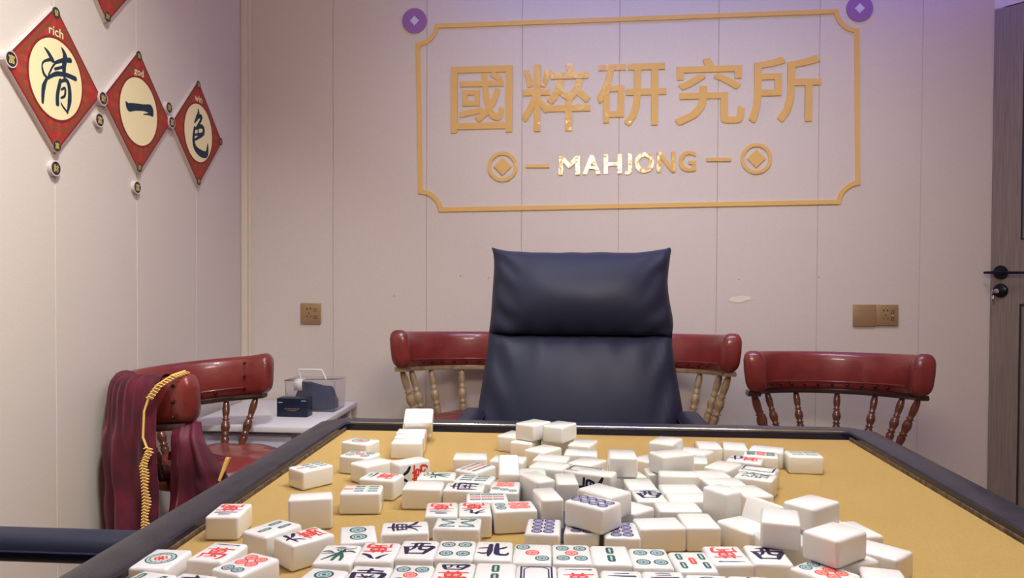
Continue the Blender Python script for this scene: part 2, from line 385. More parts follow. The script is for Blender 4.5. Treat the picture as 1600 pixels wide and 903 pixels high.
wd='MAHJONG'; adv=[.185,.155,.16,.075,.165,.16,.155]; gap=.012; tot=sum(adv)+gap*0
xx=x0; sc_=(x1-x0)/(sum(adv)+.0)
for i,(c_,a_) in enumerate(zip(wd,adv)):
    wl=a_*sc_; t=(xx+wl/2-x0)/(x1-x0); zl=z0l+(z0r-z0l)*t; zh=z1l+(z1r-z1l)*t
    lo=-.012 if c_=='J' else 0
    b=B()
    for q_,(ax_,ay_) in enumerate(((-1,-1),(1,-1),(-1,1),(1,1),(-1,0),(1,0),(0,0))): b.text(c_,'gold',(-wl/2+.009+ax_*.003,-(zh-zl)/2+.002+ay_*.002+lo*.4,wl/2-.009+ax_*.003,(zh-zl)/2-.002+ay_*.002),0,0,None,.0038+.00012*q_)
    o=b.obj('wall_letter',None,False); o.matrix_world=wm(xx+wl/2,(zl+zh)/2); xx+=wl
    tag(o,'gold mirror letter %s of MAHJONG under the Chinese characters'%c_,'sign letter','gold letters on the back wall')
for i,(x,z,s) in enumerate(WP['rings']):
    side=('left','right')[i]
    t=thing('coin_emblem','round gold ring with a diamond inside at the %s end of the MAHJONG line'%side,'emblem',(0,0,0),0,'ring emblems')
    t.matrix_world=wm(x,z)
    b=B(); b.ring((0,0),.061*s,.047*s,'gold',0,40,None,.005); b.obj('ring',t,False)
    b=B(); b.poly([(.036*s,0),(0,.036*s),(-.036*s,0),(0,-.036*s)],'gold',0,None,.005); b.obj('diamond',t,False)
for i,(xa,xb,z) in enumerate(WP['dash']):
    b=B(); b.box((0,0,.0025),(xb-xa,.0135,.005),'gold'); o=b.obj('wall_dash',None,False); o.matrix_world=wm((xa+xb)/2,z); tag(o,'short gold dash %s of the word MAHJONG'%(('left','right')[i]),'sign dash','gold dashes')
for i,(x,z,r) in enumerate(WP['discs']):
    t=thing('corner_coin','purple round disc with a pale star at the upper %s corner of the gold frame'%(('left','right')[i]),'emblem',(0,0,0),0,'purple discs')
    t.matrix_world=wm(x,z)
    b=B(); b.lathe([(0,0),(r,0),(r,.005),(0,.005)],'purple',48,None,False); b.obj('disc',t,False)
    st=[]
    for q in range(16):
        a=q*2*pi/16; m=q%4; rr=r*(.40 if m==0 else (.27 if m==2 else .285)); st.append((rr*cos(a),rr*sin(a)))
    b=B(); b.poly(st,'starlight',.005,None,.001); b.obj('star',t,False)

# ------------------------------------------------------------------ red diamond signs on the left wall
def lm(y,z): return Matrix(((0,0,1,XL),(1,0,0,y),(0,1,0,z),(0,0,0,1)))   # local x = +Y, y = up, z out of the wall
def brush(b,strokes,m,z):
    k=0
    for st in strokes:
        P=[Vector((p[0],p[1])) for p in st]; Wd=[p[2] for p in st]
        # smooth by Catmull-Rom
        Q=[];R=[]
        for i in range(len(P)-1):
            a=P[max(i-1,0)];p1=P[i];p2=P[i+1];d=P[min(i+2,len(P)-1)]
            for s in range(5):
                t=s/5; Q.append(.5*((2*p1)+(-a+p2)*t+(2*a-5*p1+4*p2-d)*t*t+(-a+3*p1-3*p2+d)*t*t*t)); R.append(Wd[i]+(Wd[i+1]-Wd[i])*t)
        Q.append(P[-1]);R.append(Wd[-1])
        L=[];Rr=[]
        for i,p in enumerate(Q):
            t=(Q[min(i+1,len(Q)-1)]-Q[max(i-1,0)]); t=t.normalized() if t.length else Vector((1,0)); nn=Vector((-t.y,t.x))*R[i]/2
            L.append(p+nn);Rr.append(p-nn)
        for i in range(len(Q)-1):
            b.poly([L[i],L[i+1],Rr[i+1],Rr[i]],m,z+k*.000004)
        k+=1
        for i in (0,len(Q)-1):
            if R[i]>.001: b.poly([(Q[i].x+R[i]/2*cos(a),Q[i].y+R[i]/2*sin(a)) for a in [2*pi*j/10 for j in range(10)]],m,z+k*.000004); k+=1
def norm(strokes,cx,cy,rx,rv,sl,R=.103):
    return [[((p[0]-cx)/rx*R, -((p[1]-cy)-sl*(p[0]-cx))/rv*R, p[2]/rx*R*1.02) for p in st] for st in strokes]
QING=norm([[(212,213,4),(228,235,12),(246,268,16)],[(246,264,12),(212,272,7),(201,290,6),(207,325,10),(222,347,9)],[(225,342,6),(207,385,17),(202,452,10)],[(228,335,6),(245,300,7),(260,280,7)],
 [(288,212,4),(303,250,20),(298,300,19),(300,345,12)],[(256,280,9),(300,268,14),(328,270,16)],[(258,308,9),(292,300,9)],[(222,350,8),(262,330,14),(310,337,14),(352,356,15)],
 [(281,362,14),(268,420,15),(267,465,16)],[(282,365,9),(310,362,13),(323,400,16),(323,460,18),(312,512,5)],[(314,510,7),(292,480,7),(283,462,4)],[(286,402,7),(302,397,9),(301,430,9),(284,440,7)]],265,355,118,178,.42)
YI=norm([[(214,364,8),(228,388,26),(260,386,22),(310,388,20),(345,396,30),(354,420,20)],[(350,424,12),(330,424,6),(306,426,3)]],284,412,101,190,.35)
SE=norm([[(620,398,5),(620,430,14),(600,472,5)],[(612,440,10),(637,436,11),(632,462,9),(614,494,7)],[(600,508,7),(640,492,12),(648,530,12),(602,568,6)],[(600,500,8),(594,560,13),(602,610,15),(632,642,20),(666,648,18),(674,590,4)],[(619,508,6),(619,548,6)],[(600,540,6),(645,532,7)]],623,530,76,160,.34)
def small_disc(b,r,dep,ch,z0=0,mt=None):
    mt=mt or Matrix.Identity(4)
    b.lathe([(0,z0),(r,z0),(r,z0+dep),(r*.86,z0+dep)],'foam',24,mt,False)
    b.lathe([(r*.86,z0+dep),(r*.84,z0+dep+.0004),(0,z0+dep+.0004)],'discblack',24,mt,False)
    b.text(ch,'discgold',(-r*.5,-r*.5,r*.5,r*.5),z0+dep+.0007,.01,mt)
def diamond_sign(y,z,word,strokes,label,chs):
    t=thing('diamond_sign',label,'wall sign',(0,0,0),0,'red diamond signs on the left wall'); t.matrix_world=lm(y,z)
    R=.19
    def dia(r,z=0): return [(r,0),(0,r),(-r,0),(0,-r)]
    b=B(); b.poly(dia(R),'foam',.0,None,.014); b.poly(dia(R-.001),'signdark',.0141)
    b.poly(dia(R-.009),'signred',.0144)
    for i in range(24):
        a=2*pi*i/24; a2=a+pi/24
        f=lambda q:(R-.032)/(abs(cos(q))+abs(sin(q)))
        b.poly([(.108*cos(a),.108*sin(a)),(f(a)*cos(a),f(a)*sin(a)),(f(a2)*cos(a2),f(a2)*sin(a2)),(.108*cos(a2),.108*sin(a2))],'signred2',.0146)
    # olive double outline with notched corners
    for rr,wd_ in ((R-.019,.0030),(R-.027,.0022)):
        q=.034; 
        P=[]
        for s in range(4):
            a=s*pi/2; c_,s_=cos(a),sin(a)
            for (px_,py_) in ((rr-q,-q),(rr-q-.008,-q*.55),(rr-q-.010,0),(rr-q-.008,q*.55),(rr-q,q)): P.append((px_*c_-py_*s_,px_*s_+py_*c_))
        nP=len(P)
        for i in range(nP):
            a=Vector(P[i]);c2=Vector(P[(i+1)%nP]); d=(c2-a).normalized(); nn=Vector((-d.y,d.x))*wd_/2
            b.poly([a+nn,c2+nn,c2-nn,a-nn],'signline',.0148)
    b.text(word,'cream',(-.028,.112,.028,.136) if 'g' not in word else (-.026,.106,.026,.134),.0149,.01)
    b.obj('board',t,False)
    b=B(); b.lathe([(.110,.0147),(.110,.0153),(.104,.0153)],'signdark',48,None,False); b.lathe([(.104,.0153),(0,.0155)],'cream',48,None,False)
    brush(b,strokes,'brush',.0157); b.fix=False; b.obj('medallion',t,False)
    for (cx,cy),ch in zip(((0,R-.017),(0,-R+.017))+(((R-.014,0),) if word=='win' else ()),chs):
        mt=Matrix.Translation((cx,cy,0)); b=B(); b.lathe([(.0150,.0141),(.0150,.0156),(.0138,.0158)],'signline',24,mt,False); b.lathe([(.0138,.0158),(0,.0159)],'discblack',24,mt,False)
        b.text(ch,'discgold',(-.008,-.008,.008,.008),.0161,.01,mt); b.obj('corner_disc',t,True,30)
    return t
diamond_sign(1.925,1.511,'rich',QING,'red diamond sign with the brush character 清 and the word rich',['發','富','大','財'])
diamond_sign(2.312,1.508,'god',YI,'red diamond sign with a single brush stroke 一 and the word god',['發','財','大','富'])
diamond_sign(2.697,1.512,'win',SE,'red diamond sign with the brush character 色 and the word win',['發','財','大','富'])
diamond_sign(2.150,1.922,'win',YI,'red diamond sign cut off by the top edge, only its lower tip showing',['發','財','月','富'])
diamond_sign(1.735,1.922,'win',YI,'red diamond sign above the frame at far upper left, lower tip barely in view',['發','財','月','富']) if False else None
for (y,z,ch,lb) in ((1.757,1.517,'富','round wall button at the left tip of the 清 sign'),(2.121,1.506,'財','round wall button where the 清 and 一 signs meet'),(2.503,1.513,'富','round wall button where the 一 and 色 signs meet'),(1.925,1.279,'財','small round wall button hanging below the 清 sign'),(2.115,1.443,'富','small round wall button between the 清 and 一 signs, the lower one'),(2.306,1.272,'富','small round wall button hanging below the 一 sign'),
        (2.499,1.561,'財','upper small round wall button between the 一 and 色 signs')):
    b=B(); small_disc(b,.0205,.012 if lb[0]=='s' or lb[0]=='u' else .019,ch); o=b.obj('wall_button',None,True,30); o.matrix_world=lm(y,z); tag(o,lb,'wall button','round buttons on the left wall')
b=B(); small_disc(b,.0175,.010,'財'); o=b.obj('wall_button',None,True,30); o.matrix_world=lm(1.745,1.70); tag(o,'small dark round wall button at the very top left corner of the photo','wall button','round buttons on the left wall')

# ------------------------------------------------------------------ mahjong table
FELT=.745; X0,X1,Y0,Y1=-.372,.446,.440,1.256
tb=thing('mahjong_table','square mahjong table with yellow felt top and padded black rim','table',(.037,.848,0))
o0=Vector((.037,.848,0))
b=B(); b.box((0,0,FELT-.012),(X1-X0,Y1-Y0,.024),'felt'); b.obj('felt_top',tb,False)
b=B(); 
prof=[(-.0005,-.02),(-.0005,.0105),(.0012,.0132),(.005,.0140),(.034,.0140),(.044,.0118),(.052,.005),(.054,-.004),(.054,-.055),(.0,-.055)]
def rimloop(off,ch):
    a,b_,c,d=X0-off-o0.x,X1+off-o0.x,Y0-off-o0.y,Y1+off-o0.y
    k=ch
    return [(a,c+k),(a+k,c),(b_-k,c),(b_,c+k),(b_,d-k),(b_-k,d),(a+k,d),(a,d-k)]
P=[[Vector((x,y,FELT+z)) for x,y in rimloop(o,max(.0006,(o-.006)*.95))] for o,z in prof]
k=b.mi('rim')
V=b.grid(P,'rim',True)
for f in b.bm.faces:
    c=f.calc_center_median()
    if c.z<FELT+.010 and min(abs(c.x+o0.x-X0),abs(c.x+o0.x-X1),abs(c.y+o0.y-Y0),abs(c.y+o0.y-Y1))<.002: f.material_index=b.mi('rimside')
for i in range(8): b.bm.faces.new((V[-1][i],V[-1][(i+1)%8],V[0][(i+1)%8],V[0][i])).material_index=0
b.obj('rim',tb,True,22)
b=B(); b.tube([(X0+.004-o0.x,Y1+.0008-o0.y,FELT+.0133),(X1-.004-o0.x,Y1+.0008-o0.y,FELT+.0133)],.0011,'chrome',6); o=b.obj('edge_trim',tb); o['label']='thin shiny edge along the far rim'  # chrome tube added to draw the highlight line on the far rim
# worn strip along the side rims at felt level
for xs,sg in ((X0,1),(X1,-1)):
    b=B(); b.box((xs+sg*.0012-o0.x,0,FELT+.0025),(.0022,Y1-Y0-.01,.006),'worn',.0008); b.obj('inner_strip',tb)
b=B(); b.lathe([(0,FELT+.0002),(.113,FELT+.0002),(.113,FELT+.0016),(.108,FELT+.0022),(0,FELT+.0022)],'disc',64,None,False); o=b.obj('centre_disc',tb); o.location=(.012,-.005,0)
b=B(); b.box((0,0,.60),(.80,.80,.17),'tablebody',.01); b.obj('cabinet',tb)
b=B(); b.box((0,0,.30),(.20,.20,.46),'tablebody',.01); b.obj('pedestal',tb)
b=B(); b.box((0,0,.035),(.62,.62,.07),'tablebody',.012); b.obj('base',tb)

# ------------------------------------------------------------------ tiles
TW,TL,TT=.033,.0445,.024
def dot(b,x,y,r,c,pale,z):
    if c=='navy':
        r*=1.10; b.ring((x,y),r,r*.70,c,z); b.ring((x,y),r*.70,r*.52,pale,z,20); b.ring((x,y),r*.52,r*.40,c,z,20); b.ring((x,y),r*.40,r*.001,pale,z,16); return
    r*=1.09; b.ring((x,y),r,r*.76,c,z); b.ring((x,y),r*.76,r*.56,pale,z,20); b.ring((x,y),r*.56,r*.45,c,z,20); b.ring((x,y),r*.45,r*.24,pale,z,16); b.ring((x,y),r*.24,r*.001,c,z,12)
def stick(b,x,y,l,w_,c,pale,z,rot=0):
    w_*=1.22; l*=1.08
    P=[];n=7
    side=[]
    for i in range(13):
        t=i/12; side.append((w_/2*(.78+.22*abs(cos(t*pi*3))) * (1 if 0<i<12 else .55), -l/2+l*t))
    P=side+[(-p[0],p[1]) for p in side[::-1]]
    R=lambda p:(x+p[0]*cos(rot)-p[1]*sin(rot),y+p[0]*sin(rot)+p[1]*cos(rot))
    b.poly([R(p) for p in P],c,z); b.poly([R(p) for p in ((-w_*.13,-l*.34),(w_*.13,-l*.34),(w_*.13,l*.34),(-w_*.13,l*.34))],pale,z+.00003)
def design(b,d):
    z=TT/2+.00006; k,nn=d[0],d[1:]
    hw,hl=TW/2,TL/2
    if k=='d':
        n=int(nn)
        if n==1:
            b.ring((0,0),.0125,.0112,'green',z,36); b.ring((0,0),.0112,.0088,'pale',z,36); b.ring((0,0),.0088,.0080,'green',z,36)
            for i in range(12):
                a=i*pi/6; b.poly([(.0080*cos(a-.12),.0080*sin(a-.12)),(.0108*cos(a),.0108*sin(a)),(.0080*cos(a+.12),.0080*sin(a+.12))],'green',z+.00003)
            for i in range(6):
                a=i*pi/3; b.ring((.0034*cos(a),.0034*sin(a)),.0024,.0011,'red',z+.00002*i,12)
            b.ring((0,0),.0022,.0001,'red',z+.0002,12); return
        G=[]
        g,r='green','red'
        if n==2: G=[(0,.0095,g,.0072),(0,-.0095,g,.0072)]
        if n==3: G=[(-.0085,.0125,g,.0056),(0,0,r,.0056),(.0085,-.0125,g,.0056)]
        if n==4: G=[(x,y,g,.0056) for x in (-.0072,.0072) for y in (-.0105,.0105)]
        if n==5: G=[(x,y,g,.0053) for x in (-.0075,.0075) for y in (-.0112,.0112)]+[(0,0,r,.0053)]
        if n==6: G=[(-.0055,.0135,g,.0049),(.0055,.0135,g,.0049)]+[(x,y,r,.0050) for x in (-.0055,.0055) for y in (-.0005,-.0110)]
        if n==7: G=[(-.0095,.0160,g,.0043),(0,.0120,g,.0043),(.0095,.0080,g,.0043)]+[(x,y,r,.0046) for x in (-.005,.005) for y in (-.0045,-.0140)]
        if n==8: G=[(x,y,'navy',.0047) for x in (-.0055,.0055) for y in (-.0150,-.0050,.0050,.0150)]
        for i,(x,y,c,rr) in enumerate(G): dot(b,x,y,rr,c,{'green':'pale','red':'palered','navy':'palenavy'}[c],z+.00001*i)
    if k=='b':
        g='green'
        if nn=='1':
            S=[[(-.009,-.014,.0012),(-.004,-.006,.0022),(0,0,.003),(.003,.006,.0035),(.002,.011,.0025)],[(-.001,-.015,.002),(0,-.007,.0026),(.002,0,.0026)],[(.005,-.015,.0018),(.005,-.008,.0024),(.003,0,.0026)],
               [(-.012,.004,.0008),(-.008,.006,.002),(-.004,.003,.0012)],[(-.012,.000,.0008),(-.007,.001,.0015),(-.002,.001,.0010)],[(.004,.004,.0012),(.009,.006,.0022),(.013,.003,.0008)],[(.004,.010,.0015),(.009,.012,.0012),(.012,.0145,.0006)],[(-.004,.013,.0008),(0,.015,.0015),(.004,.0135,.0008)]]
            S=[[(p[0]*1.12,p[1],p[2]*1.35) for p in q] for q in S]; brush(b,S,'green',z); b.ring((.001,.009),.0036,.0022,'green',z+.0002,16); b.ring((.001,.009),.0022,.001,'pale',z+.00021,16); b.ring((.001,.009),.001,.0001,'red',z+.00022,12); return
        if nn=='2': G=[(0,.0090,g,0,.0135,.0058),(0,-.0090,g,0,.0135,.0058)]
        elif nn=='3': G=[(0,.0090,g,0,.0135,.0046),(-.0065,-.0090,g,0,.0135,.0046),(.0065,-.0090,g,0,.0135,.0046)]
        elif nn=='4': G=[(x,y,g,0,.0135,.0044) for x in (-.0062,.0062) for y in (-.009,.009)]
        elif nn=='5': G=[(x,y,g,0,.0125,.0046) for x in (-.0095,.0095) for y in (-.0095,.0095)]+[(0,0,'red',0,.0135,.0048)]
        elif nn=='6': G=[(x,y,g,0,.0130,.0042) for x in (-.0085,0,.0085) for y in (-.0085,.0085)]
        elif nn=='7': G=[(0,.0145,'red',0,.0090,.0040)]+[(x,y,g,0,.0095,.0040) for x in (-.0085,0,.0085) for y in (-.0125,-.0010+.0035)]
        elif nn=='8':
            G=[]
            for s in (1,-1):
                G+=[(-.0105,s*.0095,g,0,.0145,.0030),(.0105,s*.0095,g,0,.0145,.0030),(-.0040,s*.0095,g,s*.55,.0135,.0030),(.0040,s*.0095,g,-s*.55,.0135,.0030)]
        elif nn=='9': G=[(x,y,('green','red','green')[i],0,.0105,.0036) for i,x in enumerate((-.0085,0,.0085)) for y in (-.0125,0,.0125)]
        elif nn=='9r': G=[(x,y,('green','red','green')[i],0,.0095,.0052) for i,y in enumerate((-.0125,0,.0125)) for x in (-.0070,0,.0070)]
        for i,(x,y,c,ro,l,w_) in enumerate(G): stick(b,x,y,l,w_,c,'pale' if c=='green' else 'palered',z+.00001*i,ro)
    if k=='w':
        ch='一二三四五六七八九'[int(nn)-1]
        if nn=='1': glyph(b,ch,'navy',(-.0110,.0135,.0110,.0180),z,2.6); glyph(b,'萬','red',(-.0120,-.0175,.0120,.0080),z,1.15)
        elif nn in '23': glyph(b,ch,'navy',(-.0110,.0070,.0110,.0180),z,1.3); glyph(b,'萬','red',(-.0120,-.0180,.0120,.0035),z,1.2)
        else: glyph(b,ch,'navy',(-.0110,.0040,.0110,.0185),z,1.25); glyph(b,'萬','red',(-.0120,-.0185,.0120,.0025),z,1.2)
    if k in 'ESWN' and not nn: glyph(b,{'E':'東','S':'南','W':'西','N':'北'}[k],'navy',(-.0130,-.0150,.0130,.0150),z,1.15)
    if k=='G': glyph(b,'發','green',(-.0130,-.0160,.0130,.0160),z,1.25)
    if k=='P':
        def fr(w1,h1,t): 
            for a in ((-w1,-w1+t,-h1,h1),(w1-t,w1,-h1,h1)): b.poly([(a[0],a[2]),(a[1],a[2]),(a[1],a[3]),(a[0],a[3])],'navy',z)
            for a in ((-h1,-h1+t),(h1-t,h1)): b.poly([(-w1+t,a[0]),(w1-t,a[0]),(w1-t,a[1]),(-w1+t,a[1])],'navy',z)
        fr(.0130,.0188,.0016)
        w1,h1,c=.0098,.0172,.0042; O=[(-w1,-h1+c),(-w1+c,-h1),(w1-c,-h1),(w1,-h1+c),(w1,h1-c),(w1-c,h1),(-w1+c,h1),(-w1,h1-c)]
        for i in range(8):
            a=Vector(O[i]);q=Vector(O[(i+1)%8]); d_=(q-a).normalized(); n_=Vector((-d_.y,d_.x))*.0006; b.poly([a+n_,q+n_,q-n_,a-n_],'navy',z+.00002)
GL={
'一':[[(-.95,.05,.10),(-.3,.0,.22),(.5,.0,.20),(.95,-.1,.34)]],
'二':[[(-.5,.45,.12),(.0,.42,.2),(.5,.5,.22)],[(-.95,-.5,.12),(0,-.55,.24),(.95,-.5,.3)]],
'三':[[(-.5,.75,.14),(.1,.8,.2),(.45,.7,.16)],[(-.45,.05,.14),(.0,.05,.2),(.5,.1,.2)],[(-.95,-.75,.14),(0,-.8,.26),(.95,-.7,.3)]],
'四':[[(-.85,.55,.3),(-.75,-.1,.3),(-.6,-.65,.16)],[(-.85,.6,.16),(.3,.72,.22),(.95,.65,.34),(.75,.0,.3),(.5,-.65,.2)],[(-.25,.55,.2),(-.3,.1,.16),(-.55,-.2,.08)],[(.25,.55,.2),(.2,.0,.2),(.5,-.1,.14)],[(-.6,-.6,.16),(.5,-.6,.2)]],
'六':[[(-.1,.95,.14),(.1,.6,.3)],[(-.95,.2,.14),(0,.3,.22),(.95,.3,.34)],[(-.3,.0,.3),(-.5,-.5,.2),(-.95,-.9,.08)],[(.25,.0,.1),(.5,-.4,.3),(.95,-.85,.34)]],
'七':[[(-.95,.0,.14),(0,.25,.22),(.95,.45,.3)],[(-.15,.95,.3),(-.2,-.3,.3),(.1,-.8,.26),(.9,-.7,.34),(.95,-.3,.1)]],
'八':[[(-.25,.6,.34),(-.45,.0,.26),(-.95,-.7,.08)],[(.05,.75,.12),(.3,.4,.3),(.55,-.2,.36),(.98,-.6,.3)]],
'九':[[(-.1,.9,.3),(-.3,.0,.24),(-.95,-.85,.08)],[(-.8,.3,.14),(.2,.5,.24),(.35,.3,.26),(.3,-.5,.26),(.6,-.8,.26),(.98,-.5,.12)]],
'萬':[[(-.95,.72,.10),(0,.80,.16),(.98,.80,.16)],[(-.35,1.0,.16),(-.32,.62,.14)],[(.3,1.0,.16),(.28,.62,.14)],[(-.5,.52,.16),(-.42,.0,.14)],[(-.5,.52,.12),(.5,.56,.18),(.42,.0,.14)],[(-.45,.27,.10),(.45,.29,.10)],[(-.42,.02,.12),(.42,.02,.12)],[(.0,.5,.14),(.0,-.55,.16)],
 [(-.8,-.15,.16),(-.72,-.6,.14),(-.8,-.95,.06)],[(-.8,-.18,.12),(.3,-.16,.16),(.85,-.12,.22),(.78,-.8,.18),(.5,-.92,.06)],[(-.4,-.62,.12),(.3,-.5,.12)],[(.2,-.35,.1),(.42,-.6,.16)]],
'西':[[(-.55,.82,.12),(.1,.92,.22),(.7,.85,.16)],[(-.98,.35,.10),(-.75,.1,.34),(-.6,-.75,.20)],[(-.85,.3,.12),(.2,.42,.18),(.98,.36,.30),(.72,-.2,.34),(.5,-.75,.18)],[(-.2,.85,.22),(-.25,.2,.22),(-.5,-.25,.08)],[(.2,.85,.22),(.15,.0,.24),(.5,-.1,.2)],[(-.6,-.7,.16),(.55,-.68,.2)]],
'北':[[(-.98,.25,.1),(-.3,.35,.22)],[(-.22,.85,.26),(-.25,-.2,.34),(-.3,-.95,.14)],[(-.98,-.45,.14),(-.6,-.55,.22),(-.2,-.25,.10)],[(.2,1.0,.22),(.2,.0,.34),(.3,-.65,.34),(.85,-.75,.24),(.98,-.45,.1)],[(.2,.1,.16),(.55,.25,.26),(.85,.5,.14)]],
'南':[[(-.75,.72,.12),(.1,.8,.2),(.75,.75,.2)],[(.0,1.0,.24),(-.05,.45,.2)],[(-.9,.35,.30),(-.82,-.3,.3),(-.9,-.95,.12)],[(-.9,.38,.14),(.2,.45,.18),(.95,.38,.32),(.85,-.3,.3),(.8,-.9,.24),(.5,-.8,.08)],[(-.35,.2,.14),(-.2,.0,.14)],[(.35,.2,.14),(.2,.0,.14)],[(-.5,-.1,.12),(.5,-.08,.14)],[(-.55,-.42,.12),(.55,-.4,.14)],[(.0,.0,.18),(.0,-.85,.18)]],
'東':[[(-.8,.68,.12),(0,.74,.2),(.8,.70,.2)],[(-.6,.42,.24),(-.5,-.1,.18)],[(-.6,.44,.12),(.6,.46,.22),(.5,-.1,.18)],[(-.5,.17,.1),(.5,.18,.12)],[(-.5,-.08,.1),(.5,-.08,.12)],[(.0,1.0,.22),(.0,-.2,.24),(.0,-1.0,.14)],[(-.1,-.15,.22),(-.5,-.6,.16),(-.98,-.8,.06)],[(.1,-.15,.12),(.5,-.55,.3),(.98,-.78,.2)]],
'發':[[(-.8,.85,.14),(-.35,.8,.16),(-.55,.5,.14),(-.95,.25,.06)],[(-.3,.6,.1),(-.75,.45,.1)],[(.1,.95,.14),(.4,.55,.18),(.95,.3,.14)],[(.8,.9,.12),(.4,.65,.1)],[(-.75,.18,.12),(-.25,.18,.14),(-.3,-.15,.12)],[(-.8,-.1,.12),(-.3,-.12,.12)],[(-.75,-.1,.14),(-.75,-.4,.14),(-.25,-.42,.16),(-.35,-.9,.14),(-.6,-.8,.06)],[(.15,.2,.14),(.05,-.15,.1)],[(.15,.2,.1),(.65,.2,.14),(.7,-.1,.14)],[(.1,-.35,.1),(.65,-.32,.14),(.3,-.7,.14),(.0,-.95,.06)],[(.2,-.45,.1),(.55,-.75,.16),(.98,-.95,.12)]],
}
def glyph(b,ch,m,box,z,bold=1.0):
    cx,cy=(box[0]+box[2])/2,(box[1]+box[3])/2; sx,sy=(box[2]-box[0])/2,(box[3]-box[1])/2; sw=min(sx,sy*1.3)
    brush(b,[[(cx+p[0]*sx,cy+p[1]*sy,p[2]*sw*bold) for p in st] for st in GL[ch]],m,z)
TM={}
def tile_mesh(d):
    if d not in TM:
        b=B(); b.fix=False; b.box((0,0,0),(TW,TL,TT),'ivory',.0031,seg=4)
        if d: design(b,d)
        TM[d]=b.mesh('mahjong_tile',True,60)
    return TM[d]
